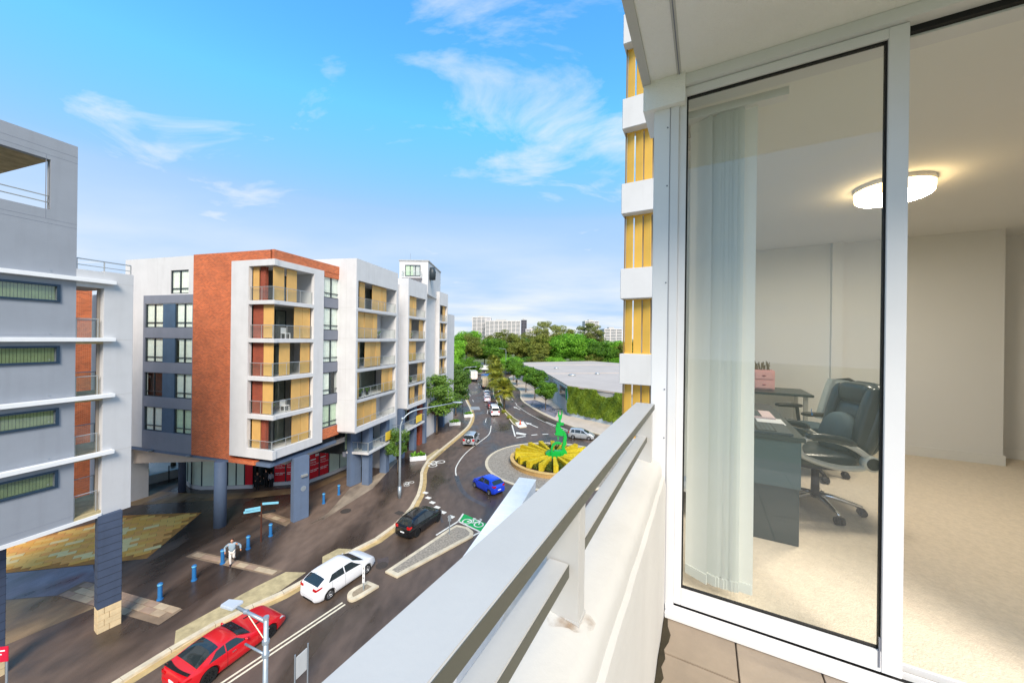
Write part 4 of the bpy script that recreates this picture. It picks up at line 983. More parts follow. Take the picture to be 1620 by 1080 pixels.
class Car:
    """x forward, y left, origin on the ground under the middle"""
    def __init__(s, L, W, prof, belt, wb, rw, cab, z0=.17, rear_taper=.86, front_taper=.78, tumble=.42, fa=None):
        s.L, s.W, s.prof, s.belt, s.wb, s.rw, s.cab, s.z0, s.rt, s.ft, s.tumble = L, W, prof, belt, wb, rw, cab, z0, rear_taper, front_taper, tumble
        s.ax = (-wb/2+(fa or 0), wb/2+(fa or 0))
    def top(s, x): return interp(s.prof, x)
    def hw(s, x):
        h = s.L/2; w_ = s.W/2
        if x > 0: t = max(0, (x-(h-1.0))/1.0); return w_*(1-(1-s.ft)*t**2.2)
        t = max(0, (-x-(h-.8))/.8); return w_*(1-(1-s.rt)*t**2.2)
    def par(s, x):
        zt = s.top(x); bl = interp(s.belt, x); w_ = s.hw(x); b2 = min(bl, zt-.05)
        g_ = max(0.0, zt-b2-.05); k = min(1, g_/.35); wr = w_*.955-s.tumble*g_-.02
        return zt, b2, w_, wr, k
    def side(s, x, f, out=0.0):
        zt, b2, w_, wr, k = s.par(x); y0, z0 = w_*.955, b2; y1, z1 = wr, zt-.06*k-.012
        return (y0+(y1-y0)*f+out, z0+(z1-z0)*f)
    def roof(s, x, q):
        zt, b2, w_, wr, k = s.par(x); return (wr*q, zt-(.06*k+.012)*abs(q)**3)
    def section(s, x):
        zt, b2, w_, wr, k = s.par(x); z0 = s.z0; e = max(0, (abs(x)-(s.L/2-.35))/.35); z0 += .10*e*e
        pts = [(0,z0),(w_*.55,z0),(w_*.90,z0),(w_*.965,z0+.07),(w_*.995,z0+.22*(b2-z0)),(w_,z0+.52*(b2-z0)),(w_*.985,z0+.84*(b2-z0)),(w_*.955,b2)]
        pts += [s.side(x,.34), s.side(x,.68), s.side(x,1)] + [s.roof(x,q) for q in (.86,.6,.3,0)]
        return pts
    def build(s, root, body_mat, glass=None, n=70):
        h = s.L/2; xs = [-h+s.L*i/(n-1) for i in range(n)]
        secs = [s.section(x) for x in xs]; m = len(secs[0])
        ring = m*2-2
        vs = []
        for x, sc in zip(xs, secs):
            vs += [(x,y,z) for y, z in sc] + [(x,-y,z) for y, z in sc[-2:0:-1]]
        fs = [(i*ring+k, (i+1)*ring+k, (i+1)*ring+(k+1)%ring, i*ring+(k+1)%ring) for i in range(n-1) for k in range(ring)]
        fs += [tuple(range(ring)), tuple(range((n-1)*ring+ring-1, (n-1)*ring-1, -1))]
        o = MB().add(vs, fs).build('body', body_mat, root, smooth=True)
        cut = MB()
        for ax in s.ax:
            for sd_ in (1,-1): cut.cyl((ax,sd_*(s.W/2-.30),s.rw),(ax,sd_*(s.W/2+.2),s.rw),s.rw+.055,n=28)
        co = cut.build('cut', RUB, root)
        md = o.modifiers.new('b','BOOLEAN'); md.operation = 'DIFFERENCE'; md.object = co; md.solver = 'EXACT'
        evaluated(o); bpy.data.objects.remove(co)
        try: o.data.set_sharp_from_angle(angle=R(38))
        except Exception: pass
        o.data.materials.clear(); o.data.materials.append(body_mat)
        s.glazing(root, glass or CARGL)
        for ax in s.ax:
            for sd_ in (1,-1): s.wheel(root, ax, sd_)
        return o
    def patch(s, root, name, fn, m, nu=14, nv=8): return MB().grid(fn, nu, nv).build(name, m, root, smooth=True, fix=False)
    def glazing(s, root, gl):
        c = s.cab
        for sd_ in (1,-1):
            for (xb0,xt0,xb1,xt1) in c['side']:
                def fn(u, v, sd_=sd_):
                    f = .06+.84*v; x = (xb0+(xt0-xb0)*v)*(1-u)+(xb1+(xt1-xb1)*v)*u; y, z = s.side(x, f, .008)
                    return (x, sd_*y, z+.003)
                s.patch(root, 'side_window', fn, gl)
        for nm, (x0,x1) in (('windscreen', c['ws']), ('rear_window', c['rw'])):
            def fn(u, v):
                x = x0+(x1-x0)*v; q = (u*2-1)*.93; cr = .05*(1-q*q)*(1 if nm == 'windscreen' else -1)
                x += 0; y, z = s.roof(x, q)
                dz = (s.top(x+.02)-s.top(x-.02))/.04; l = math.hypot(1, dz)
                return (x-dz/l*.009, y, z+.009/l)
            s.patch(root, nm, fn, gl, 18, 12)
    def wheel(s, root, ax, sd_):
        r = s.rw; y = sd_*(s.W/2-.125)
        key = ('wheel', round(r,3), s.cab.get('rim','l'))
        if key not in WINC:
            t = MB().lathe([(r*.62,-.10),(r*.9,-.105),(r*.985,-.085),(r,-.04),(r,.04),(r*.985,.085),(r*.9,.105),(r*.62,.10)], 28)
            tm = t.mesh('wheel'); tm.materials.append(RUB)
            rb = MB().lathe([(0,.06),(r*.16,.065),(r*.18,.05),(r*.55,.03),(r*.56,.03)],24); rb.lathe([(r*.56,.0),(r*.6,.1),(r*.66,.102),(r*.66,-.09)],28)
            for k in range(10 if s.cab.get('rim') == 'd' else 7):
                a = 2*math.pi*k/(10 if s.cab.get('rim') == 'd' else 7); c, q = math.cos(a), math.sin(a); w_ = r*.075
                rb.add([(c*r*.12-q*w_,q*r*.12+c*w_,.085),(c*r*.12+q*w_,q*r*.12-c*w_,.085),(c*r*.6+q*w_*1.2,q*r*.6-c*w_*1.2,.095),(c*r*.6-q*w_*1.2,q*r*.6+c*w_*1.2,.095),
                        (c*r*.12-q*w_,q*r*.12+c*w_,.05),(c*r*.12+q*w_,q*r*.12-c*w_,.05),(c*r*.6+q*w_*1.2,q*r*.6-c*w_*1.2,.05),(c*r*.6-q*w_*1.2,q*r*.6+c*w_*1.2,.05)],[(0,1,2,3),(0,4,5,1),(1,5,6,2),(2,6,7,3),(3,7,4,0)])
            rm = rb.mesh('rim'); rm.materials.append(BLACKP if s.cab.get('rim') == 'd' else RIM)
            WINC[key] = (tm, rm)
        o = link('wheel', WINC[key][0], root); o.location = (ax, y, r); o.rotation_euler = (R(-90) if sd_ > 0 else R(90), 0, 0)
        link('rim', WINC[key][1], o)
    def trim(s, root, body, tail=(.78,.95,.16), headl=(.62,.78,.34), plate=True, mirrors=True, spoiler=False, tail_len=.28):
        h = s.L/2
        for sd_ in (1,-1):
            z0, z1, _ = tail
            def ft(u, v, sd_=sd_):
                x = -h+.004+tail_len*u; w_ = s.hw(x); z = z0+(z1-z0)*v*(1-.35*u)+.10*u
                return (x, sd_*(w_*(.985+.012)+.004), z)
            s.patch(root, 'tail_lamp', ft, TAIL, 6, 4)
            w_ = s.hw(-h); MB().box(-h-.015,-h+.05,sd_*w_*.62,sd_*w_*.985,z0,z1).build('tail_lamp', TAIL, root, bevel=.02)
            z0, z1, ln = headl
            def fh(u, v, sd_=sd_):
                x = h-.02-ln*u; w_ = s.hw(x); z = z0+(z1-z0)*v*(1-.5*u)+.12*u
                z = min(z, s.top(x)-.075+.02*v)
                return (x, sd_*(w_*.985+.006-.03*v*v), z)
            s.patch(root, 'head_lamp', fh, HEADL, 6, 4)
            if mirrors:
                xm = s.cab['ws'][1]-.28; y, z = s.side(xm, .1)
                MB().sphere((xm, sd_*(y+.10), z+.07), .05, .10, .062, 12, 8, .8).build('mirror', body, root, True)
            for xd in s.cab.get('handles', ()):
                y = s.hw(xd)*.99; MB().box(xd-.09,xd+.09,sd_*(y-.02),sd_*(y+.025),interp(s.belt,xd)-.14,interp(s.belt,xd)-.11).build('door_handle', s.cab.get('hm', body), root)
        if plate:
            MB().box(-h-.022,-h+.02,-.19,.19,.50,.61).build('number_plate', PRINTW, root)
        MB().box(-h-.03,-h+.1,-s.hw(-h)*.9,s.hw(-h)*.9,s.z0+.12,s.z0+.40).build('rear_bumper', body, root, bevel=.05)
        MB().box(-h-.034,-h+.1,-s.hw(-h)*.6,s.hw(-h)*.6,s.z0+.06,s.z0+.15).build('diffuser', BLACKP, root, bevel=.02)
        MB().box(h-.1,h+.02,-s.hw(h)*.8,s.hw(h)*.8,s.z0+.12,s.z0+.32).build('grille', BLACKP, root, bevel=.03)
        xj = s.cab.get('doors', ()); dj = MB()
        for x in xj:
            for sd_ in (1,-1):
                zt, b2, w_, wr, k = s.par(x); sc = s.section(x)[3:8]
                for (ya,za),(yb,zb) in zip(sc[:-1],sc[1:]): dj.add([(x-.006,sd_*(ya+.003),za),(x+.006,sd_*(ya+.003),za),(x+.006,sd_*(yb+.003),zb),(x-.006,sd_*(yb+.003),zb)],[(0,1,2,3)])
        if xj: dj.build('door_seam', BLACKP, root)
def at_wheels(rear, front, W, side):
    """place by two wheel contact pixels on one side (side +1: the car's left wheels are seen)"""
    a, b_ = Vector(G(*rear)), Vector(G(*front)); d = (b_-a).normalized(); n = Vector((-d.y,d.x)); mid = (a+b_)/2
    c = mid-n*(W/2-.02)*side
    return (c.x, c.y, 0), math.atan2(d.y, d.x)
def hatch(L=4.3, W=1.78, H=1.47, wb=2.65, rw=.31, rim='l', tail=(.82,1.02,.2)):
    h = L/2; k = L/4.3
    prof = [(-h,.80),(-h+.03*k,.96),(-h+.14*k,1.06),(-h+.62*k,H-.13),(-h+.95*k,H-.05),(-.35*k,H-.005),(.05*k,H),(.35*k,H-.07),(1.12*k,1.02),(1.42*k,.97),(h-.42*k,.88),(h-.15,.74),(h,.54)]
    belt = [(-h,1.03),(-1*k,1.0),(.6*k,.93),(1.3*k,.90),(h,.88)]
    cab = dict(side=[(-1.42*k,-1.12*k,-.35*k,-.36*k),(-.28*k,-.29*k,.95*k,.28*k)], ws=(.38*k,1.09*k), rw=(-h+.15*k,-h+.60*k), rim=rim, doors=(-.31*k,.95*k,-1.18*k), handles=(-.9*k,.05*k))
    return Car(L, W, prof, belt, wb, rw, cab, rear_taper=.82, front_taper=.70)
def new_car(name, label, cat, group='vehicles on the street'):
    return thing(name, label, cat, group=group)
# red sports coupe
c = Car(4.55,1.95,[(-2.275,.70),(-2.24,.83),(-2.1,.90),(-1.75,.98),(-1.15,1.18),(-.75,1.265),(-.38,1.275),(-.12,1.22),(.40,.985),(.62,.94),(1.5,.87),(2.0,.74),(2.275,.47)],
        [(-2.275,.84),(-1.2,.88),(.2,.86),(.9,.85),(2.275,.7)],2.63,.345,dict(side=[(-1.35,-1.0,-.68,-.66),(-.63,-.61,.28,-.16)],ws=(-.10,.43),rw=(-1.74,-.86),rim='d',doors=(-.62,.75),handles=(-.35,),hm=CHROME),z0=.14,rear_taper=.84,front_taper=.72,tumble=.62)
t = new_car('parked_car', 'glossy red sports coupe with black wheels and a dark tail spoiler', 'car')
rp_ = paint('red', rgb(206,20,32)); c.build(t, rp_); c.trim(t, rp_, tail=(.66,.78,.1), headl=(.52,.66,.4), tail_len=.3)
def spo(u, v): q = u*2-1; return (-2.20+.16*(1-v)-.10*q*q*-1, q*.80, .93+.05*v+.02*(1-q*q))
MB().grid(spo, 16, 4).build('tail_spoiler', BLACKP, t, smooth=True, fix=False)
MB().tube([(-2.16+.12*(q/8-1)**2, -.8+.2*q, .93) for q in range(9)], .035, 8).build('spoiler_edge', BLACKP, t, True)
for sd_ in (1,-1): MB().box(.82,1.10,sd_*.42,sd_*.50,.915,.928).build('bonnet_vent', BLACKP, t)
for sd_ in (1,-1): MB().box(.95,1.25,sd_*.955,sd_*.985,.6,.64).build('side_vent', CHROME, t)
p, r_ = at_wheels((330,1083),(429,1009),1.95,-1); place(t, p, r_)
# white hatchback
c = hatch(); t = new_car('moving_car', 'white five door hatchback passing the small bullet shaped island', 'car')
wp = paint('white', rgb(232,232,235), .35); c.build(t, wp); c.trim(t, wp, tail=(.86,1.0,.2), tail_len=.34)
p, r_ = at_wheels((522.5,948),(581,907.5),1.78,-1); place(t, p, r_)
MB().tube([(-1.55,0,1.46),(-1.75,0,1.56)],.012,6).build('aerial', BLACKP, t)
# black car
c = hatch(4.15,1.76,1.50,2.58,.32,'d',(.8,1.05,.2)); t = new_car('moving_car', 'black hatchback waiting at the kerb bend before the roundabout', 'car')
bp_ = paint('black', rgb(18,19,22), .22); c.build(t, bp_); c.trim(t, bp_, tail=(.84,1.06,.2), tail_len=.2)
p, r_ = at_wheels((661,849),(693.5,825.5),1.76,-1); place(t, p, r_)
for sd_ in (1,-1): MB().tube([(-1.6,sd_*.56,1.49),(-.9,sd_*.58,1.53),(.1,sd_*.57,1.50)],.016,6).build('roof_rail', BLACKP, t)
# blue hatch
c = hatch(3.7,1.69,1.5,2.38,.29,'l'); t = new_car('moving_car', 'bright blue small hatchback circling the roundabout', 'car')
bl_ = paint('blue', rgb(22,66,208), .25); c.build(t, bl_); c.trim(t, bl_, tail=(.82,1.02,.2), tail_len=.22)
p, r_ = at_wheels((772.7,783),(751,771.5),1.69,1); place(t, p, r_)
# silver off-roader with a spare wheel
def suv(L=4.2,W=1.8,H=1.72):
    h = L/2
    return Car(L,W,[(-h,.95),(-h+.02,1.1),(-h+.06,1.2),(-h+.2,H-.10),(-h+.4,H-.02),(-.2,H),(.25,H-.03),(.45,H-.12),(.95,1.15),(1.2,1.08),(h-.2,.98),(h-.05,.85),(h,.65)],
        [(-h,1.08),(.6,1.05),(1.2,1.03),(h,1.0)],2.55,.35,dict(side=[(-1.85,-1.8,-1.1,-1.1),(-1.02,-1.02,-.2,-.2),(-.12,-.12,.72,.32)],ws=(.47,.92),rw=(-h+.062,-h+.19),rim='l',doors=(-.16,.8,-1.05),handles=(-.8,.1)),z0=.24,tumble=.24,rear_taper=.94)
c = suv(); t = new_car('moving_car', 'silver off-roader with a spare wheel on its tailgate', 'car')
sv = paint('silver', rgb(190,194,198), .3, .5); c.build(t, sv); c.trim(t, sv, tail=(.8,1.1,.2), tail_len=.1, plate=False)
sw = link('spare_wheel', WINC[('wheel',.35,'l')][0], t); sw.location = (-2.18,0,.92); sw.rotation_euler = (0,R(-90),0); MB().cyl((-2.27,0,.92),(-2.30,0,.92),.24,.2,20).build('wheel_cover', sv, sw).matrix_parent_inverse = sw.matrix_basis.inverted()
MB().box(-2.11,-2.08,-.72,.72,1.2,1.52).build('rear_glass', CARGL, t, bevel=.01)
place(t, (*G(746,700),0), head(G(746,700), G(752,688))-R(4))
# silver people carrier
def mpv():
    h = 2.0
    return Car(4.0,1.7,[(-h,.8),(-h+.03,1.0),(-h+.12,1.15),(-h+.3,1.48),(-h+.6,1.56),(-.3,1.58),(.1,1.54),(.4,1.42),(1.2,1.02),(1.55,.9),(h-.1,.72),(h,.55)],[(-h,.98),(.8,.93),(1.4,.9),(h,.85)],2.45,.29,dict(side=[(-1.6,-1.45,-1.0,-1.0),(-.92,-.92,-.05,-.05),(.03,.03,1.0,.35)],ws=(.42,1.15),rw=(-h+.12,-h+.28),rim='l',doors=(-.01,.9,-.95),handles=(-.75,.2)),tumble=.32)
c = mpv(); t = new_car('moving_car', 'silver people carrier behind the green sculpture', 'car')
c.build(t, sv); c.trim(t, sv, tail=(.8,1.1,.2), tail_len=.16); p, r_ = at_wheels((906.5,694),(931,696.5),1.7,-1); place(t, p, r_)
# white van
def van():
    h = 2.3
    return Car(4.6,1.75,[(-h,1.0),(-h+.02,1.3),(-h+.08,1.75),(-h+.25,1.95),(-1.2,1.98),(.9,1.97),(1.2,1.9),(1.95,1.2),(2.15,1.0),(h,.65)],[(-h,1.1),(h,1.05)],2.6,.31,dict(side=[(-2.0,-1.98,-1.0,-1.0),(-.9,-.9,.4,.4),(.5,.5,1.7,1.25)],ws=(1.24,1.9),rw=(-h+.026,-h+.078),rim='l',doors=(.45,),handles=(.6,)),tumble=.16,rear_taper=.97)
c = van(); t = new_car('moving_van', 'white van at the tail of the queue beside the median', 'van')
c.build(t, wp); c.trim(t, wp, tail=(.75,1.1,.2), tail_len=.1); MB().box(-2.32,-2.27,-.68,.68,1.15,1.66).build('rear_glass', CARGL, t, bevel=.02)
place(t, (*G(782,655),0), head(G(782,660), G(778,642))+R(3))
# the queue further up
base = hatch(4.4,1.78,1.46,2.65,.31)
for nm, px, col_, lb in (('dr',(777,644),rgb(110,28,34),'dark red car in the queue ahead of the white van'),('s1',(770.5,634),rgb(206,196,204),'pale pink silver car in the queue before the dark red car'),('s2',(770,625),rgb(222,222,224),'white car in the queue directly behind the beige truck')):
    t = new_car('moving_car', lb, 'car'); pm_ = paint(nm, col_, .3); base.build(t, pm_, n=40); base.trim(t, pm_, tail=(.84,1.0,.2)); place(t, (*G(*px),0), head(G(777,650),G(769,625)))
def truck(label, px, rz, boxc, L=7.2, H=3.7, W=2.4):
    t = new_car('moving_truck', label, 'truck'); m = paint('truck_%d' % len(label), boxc, .5)
    MB().box(-L/2,L/2-2.0,-W/2,W/2,.95,H).build('cargo_box', m, t, bevel=.05); MB().box(-L/2+.2,L/2-.3,-.5,.5,.6,.95).build('chassis', BLACKP, t)
    MB().prism([(L/2-1.85,.7),(L/2,.7),(L/2,1.6),(L/2-.35,2.6),(L/2-1.85,2.65)],-1.05,1.05).build('cab', wp, t, bevel=.04).rotation_euler = (R(90),0,0)
    MB().add([(L/2+.012,-.9,1.65),(L/2+.012,.9,1.65),(L/2-.30,.9,2.5),(L/2-.30,-.9,2.5)],[(0,1,2,3)]).build('windscreen', CARGL, t)
    for sd_ in (1,-1):
        for x in (-L/2+1.4, L/2-1.0):
            o = link('wheel', WINC[('wheel',.35,'l')][0], t); o.location = (x,sd_*(W/2-.2),.45); o.scale = (1.28,1.28,1.5); o.rotation_euler = (R(-90*sd_),0,0)
        MB().box(-L/2-.03,-L/2+.02,sd_*.85,sd_*1.1,.98,1.2).build('tail_lamp', TAIL, t)
    jm = MB()
    for z in (1.5,2.6): jm.box(-L/2-.012,-L/2,-W/2+.1,W/2-.1,z,z+.03)
    jm.box(-L/2-.014,-L/2,-.02,.02,1.0,H-.1); jm.build('door_seam', BLACKP, t)
    place(t, (*G(*px),0), rz)
truck('beige box truck in the queue beyond the palms', (768,614), head(G(770,625),G(756,600)), rgb(206,186,156))
truck('white box truck ahead of the beige truck', (748,602), head(G(758,608),G(742,594)), rgb(226,220,212), 7.5, 3.8)
truck('white truck turning at the far end of the street', (738,586.5), R(165), rgb(236,238,240), 8, 3.4)
truck('small white truck parked before the park trees', (762,587.5), R(185), rgb(230,232,234), 6.5, 3.0)
t = new_car('moving_car', 'tiny blue car crossing the far end of the street', 'car'); pm_ = paint('far_blue', rgb(60,110,180)); base.build(t, pm_, n=30); base.trim(t, pm_); place(t, (*G(770,595),0), R(170))
# ================================================================ vegetation
def leaf_cloud(b, clumps, n, size, seed, flat=0.7, aspect=.55):
    """many small leaf faces gathered in clumps (centre, radius)"""
    r = random.Random(seed); tot = sum(c[1]**2 for c in clumps)
    for c, rad in clumps:
        m = int(n*rad*rad/tot)
        for _ in range(m):
            d = Vector((r.gauss(0,1),r.gauss(0,1),r.gauss(0,1))).normalized()
            p = Vector(c)+Vector((d.x*rad,d.y*rad,d.z*rad*flat))*(r.uniform(.55,1.0)**.6)
            nn = (d+Vector((r.uniform(-.8,.8),r.uniform(-.8,.8),r.uniform(-.2,1.0)))).normalized()
            a = nn.orthogonal().normalized(); a = Matrix.Rotation(r.uniform(0,6.28),3,nn) @ a; c2 = nn.cross(a)
            s_ = size*r.uniform(.6,1.3); w_ = s_*aspect
            b.add([p-a*s_, p-c2*w_+nn*s_*.12, p+a*s_, p+c2*w_+nn*s_*.12],[(0,1,2,3)])
def crown_clumps(rx, ry, rz, cz, n, rad, seed, hollow=.5):
    r = random.Random(seed); out = []
    for i in range(n):
        d = Vector((r.gauss(0,1),r.gauss(0,1),r.gauss(0,1))).normalized(); k = r.uniform(hollow,1.0)
        z = d.z*rz*k
        if z < -rz*.55: z = -rz*.55*r.random()
        out.append(((d.x*rx*k, d.y*ry*k, cz+z), rad*r.uniform(.65,1.25)))
    return out
def limbs(h0, cl, r0, seed, lean=0.0):
    r = random.Random(seed); b = MB()
    pts = [(0,0,0)]; 
    for i in range(1,6): pts.append((lean*i/5+r.uniform(-.04,.04)*h0*.2, r.uniform(-.04,.04)*h0*.2, h0*i/5))
    b.tube(pts, [r0*1.35]+[r0*(1-.09*i) for i in range(1,6)], 8)
    top = Vector(pts[-1])
    for c, rad in sorted(cl, key=lambda q: r.random())[:min(14,len(cl))]:
        e = Vector(c); m_ = top.lerp(e,.5)+Vector((0,0,-.12*(e-top).length))
        b.tube([tuple(top-Vector((0,0,.3))),tuple(m_),tuple(e)],[r0*.55,r0*.32,r0*.1],6)
    return b
TREES = {}
def tree_proto(key, rx, ry, rz, cz, trunk, ncl, rad, nleaf, size, seed, leaf, bark=BARK, r0=.12, hollow=.5, flat=.7):
    cl = crown_clumps(rx, ry, rz, cz, ncl, rad, seed, hollow); b = MB(); leaf_cloud(b, cl, nleaf, size, seed+1, flat)
    cm = b.mesh('crown'); cm.materials.append(leaf); t = limbs(trunk, cl, r0, seed+2); tm = t.mesh('trunk'); tm.materials.append(bark)
    for p in tm.polygons: p.use_smooth = True
    TREES[key] = (cm, tm)
def tree(key, label, loc, scale=1.0, rz=0.0, name='street_tree', group=None):
    t = thing(name, label, 'tree', loc, rz, group)
    t.scale = scale if isinstance(scale, tuple) else (scale,)*3
    link('crown', TREES[key][0], t); link('trunk', TREES[key][1], t); return t
tree_proto('fig', 2.6, 2.6, 3.6, 5.6, 3.0, 60, .95, 15000, .14, 11, LEAF2, r0=.14)
tree_proto('small', 1.15, 1.15, 1.6, 3.1, 1.7, 34, .5, 6000, .085, 21, LEAF2, r0=.06)
tree_proto('plane', 2.3, 2.3, 1.9, 4.3, 2.4, 44, .8, 9000, .15, 31, LEAF1, r0=.11)
tree_proto('park', 7.2, 7.2, 6.0, 10.3, 6.0, 85, 2.3, 20000, .31, 41, LEAF4, r0=.35, flat=.65)
tree_proto('park2', 7.0, 7.0, 5.8, 9.6, 5.5, 85, 2.1, 18000, .30, 51, LEAF1, r0=.35, flat=.65)
tree_proto('olive', 6.8, 6.8, 6.2, 11.0, 7.0, 80, 1.9, 15000, .28, 61, LEAF3, BARKL, r0=.32, flat=.6)
tree_proto('gum', 8.0, 6.5, 5.5, 19, 15.5, 52, 1.9, 10000, .27, 71, mat_leaf('gum_leaf', rgb(98,108,52), rgb(168,172,96)), BARKL, r0=.38, hollow=.6, flat=.5)
tree('fig', 'tall dense street tree in front of the third white block', (*G(691,686,.13),.13), (1.28,1.28,1.08), 0.4)
tree('fig', 'dense street tree behind the tall one, next to the kerb bulge', (*G(721,657,.13),.13), (1.1,1.1,1.06), 2.1)
tree('fig', 'dense street tree furthest along the apartment side footpath', (-15.0, 92, .13), 1.0, 4.0)
tree('small', 'small slender street tree beside the curved lamp post', (*G(629,747,.13),.13), 1.05, 1.0)
tree('plane', 'round street tree in the dark bay nearest the ivy wall', (*G(863,648,.13),.13), 1.0, .3, group='street trees by the warehouse')
for k, (p, s_, lb) in enumerate((((846,631),1.25,'round street tree second from the ivy wall'),((832,620),1.2,'round street tree third from the ivy wall'),((818,610),1.25,'round street tree fourth from the ivy wall'),((812,602),1.3,'round street tree furthest from the ivy wall'))):
    tree('plane', lb, (*G(*p,.13),.13), s_, k*1.7, group='street trees by the warehouse')
# park beyond
r = random.Random(5)
PK = [(-62,150,'park',1.1),(-50,158,'park2',1.1),(-41,150,'park',1.05),(-34,165,'park2',1.2),(-27,158,'park',1.0),(-20,172,'olive',1.0),(-14,182,'park2',1.1),(-24,186,'park',1.2),(-8,176,'park2',1.05),(-3,190,'olive',1.15),(3,178,'olive',1.05),(9,186,'park2',1.1),(14,172,'olive',1.05),(21,178,'park',1.15),(28,170,'park',1.15),(35,178,'park',1.15),(42,168,'park2',1.1),(49,175,'park',1.05),(56,168,'olive',.95),(63,176,'olive',1.0),(70,170,'park2',1.0),(30,205,'olive',1.35),(-40,200,'park2',1.25),(-56,190,'park',1.2),(10,215,'olive',1.2),(48,210,'olive',1.25),(77,185,'park2',1.1),(-10,210,'olive',1.2)]
words = {'park':('bright green spreading park tree','LEAF4'),'park2':('mid green rounded park tree',''),'olive':('olive toned open park tree','')}
behind = ['beyond the street end','left of the distant tower block','under the distant tower block','behind the far trucks','behind the palm crowns','beyond the warehouse roof','in the second row of the park','by the right hand tower']
for k, (x, y, kd, s_) in enumerate(PK):
    lb = words[kd][0] + (' beyond the warehouse roof' if x > 4 else ' beyond the far end of the street')
    t = tree(kd, lb, (x,y,-.03), (s_*r.uniform(.92,1.08), s_*r.uniform(.92,1.08), s_*r.uniform(.88,1.02)), r.uniform(0,6.28), 'park_tree', {'park':'bright','park2':'rounded','olive':'olive'}[kd]+' trees of the distant park '+('right' if x > 4 else 'left'))
tree('gum', 'tall pale trunked gum tree rising over the warehouse roof', (17.2, 178, -.03), 1.0, .5, 'gum_tree')
tree('gum', 'second gum tree rising in front of the white tower block', (44, 200, -.03), (1.0,1.0,1.02), 2.5, 'gum_tree')
for x, y, s_ in ((-42,34,.85),(-40,42,.8)):
    tree('plane', 'leafy garden tree glimpsed through the grey tower balconies' , (x,y,.13), s_*2.2, x, 'garden_tree', 'garden trees behind the grey tower')
r = random.Random(15)
for k in range(16):
    x = -52+8.2*k+r.uniform(-2,2); kd = ('park','park2','olive')[k%3]
    if -16 < x < -2: continue
    tree(kd, ('bright green' if kd == 'park' else 'mid green' if kd == 'park2' else 'olive toned')+' low bushy tree in the front edge of the park'+(' beyond the warehouse' if x > 4 else ' beside the far trucks'), (x,(152 if x < 4 else 160)+r.uniform(-4,4),-2.2), (.8,.8,.62), r.uniform(0,6), 'park_tree', {'park':'bright','park2':'rounded','olive':'olive'}[kd]+' low trees at the park edge '+('right' if x > 4 else 'left'))
# palms on the median
def palm(label, loc, h, seed, s_=1.0):
    rr = random.Random(seed); t = thing('palm_tree', label, 'palm', loc, rr.uniform(0,6), 'palms on the median strip')
    b = MB(); b.tube([(0,0,0),(.05,0,h*.5),(0,.05,h)],[.26,.2,.19],10)
    for k in range(int(h/.25)): b.lathe([(.2,k*.25),(.25,k*.25+.1),(.2,k*.25+.2)],10)
    b.build('trunk', BARK, t, True)
    f = MB()
    for k in range(95):
        a = rr.uniform(0,6.28); el = rr.uniform(-.75,1.2); L = rr.uniform(1.9,2.9)*s_
        d = Vector((math.cos(a)*math.cos(el),math.sin(a)*math.cos(el),math.sin(el))); sidev = Vector((-math.sin(a),math.cos(a),0)); base = Vector((0,0,h))
        hub = base+d*L*.45
        for q in range(13):       # fan of narrow drooping leaflets
            an = (q-6)*.2; dd = (d*math.cos(an)+sidev*math.sin(an)).normalized(); l = L*.6*(1-.05*abs(q-6))
            e = hub+dd*l+Vector((0,0,-.28*l)); wv = dd.cross(Vector((0,0,1))).normalized()*.075
            m_ = hub+dd*l*.5
            f.add([hub-wv*.5,hub+wv*.5,m_+wv,e,m_-wv],[(0,1,2,4),(4,2,3)])
        f.tube([tuple(base),tuple(hub)],[.03,.015],4)
    f.build('crown', LEAFP, t, fix=False)
palm('shorter palm on the median standing in front of the dense clump', (*G(797.5,647.5,.14),.14), 4.6, 3, 1.15)
palm('palm on the median behind the first one', (*G(785,632,.14),.14), 5.0, 4, 1.2); palm('palm on the median amid the dense clump', (*G(784,622,.14),.14), 6.3, 5, 1.3)
palm('palm on the median at the far end of the clump', (*G(783,612,.14),.14), 6.6, 6, 1.35); palm('palm on the median beside the beige truck', (*G(780,603,.14),.14), 7.0, 8, 1.4)
b = MB()
for px in ((806,661),(797,652),(791,641),(788,632)): leaf_cloud(b, [((*G(*px,.14),.35),.55)], 260, .12, int(px[0]))
tag(b.build('median_shrubs', LEAFP, fix=False), 'low golden shrubs along the median strip', 'shrubs', kind='stuff')
# planter boxes on the left footpath
def planter(label, px, s_=1.0):
    t = thing('planter_box', label, 'planter', (*G(*px,.13),.13), R(20)); f = MB().box(-1*s_,1*s_,-.45*s_,.45*s_,0,.55); f.build('box', WHITE2, t, bevel=.03)
    b = MB()
    rr = random.Random(int(px[0]))
    for k in range(150):
        a = rr.uniform(0,6.28); x, y = rr.uniform(-.8,.8)*s_, rr.uniform(-.35,.35)*s_; l = rr.uniform(.35,.8); el = rr.uniform(.4,1.4)
        d = Vector((math.cos(a)*math.cos(el),math.sin(a)*math.cos(el),math.sin(el))); wv = Vector((-math.sin(a),math.cos(a),0))*.07; p0 = Vector((x,y,.5))
        b.add([p0-wv*.4,p0+wv*.4,p0+d*l*.5+wv,p0+d*l+Vector((0,0,-.15)),p0+d*l*.5-wv],[(0,1,2,4),(4,2,3)])
    b.build('foliage', LEAF4, t, fix=False); return t
planter('white planter box with bright spiky leaves beside the kerb ramp', (661,727)); planter('white planter box at the foot of the tall street tree', (719,672)); planter('white planter box further along under the street trees', (741,659), .9)

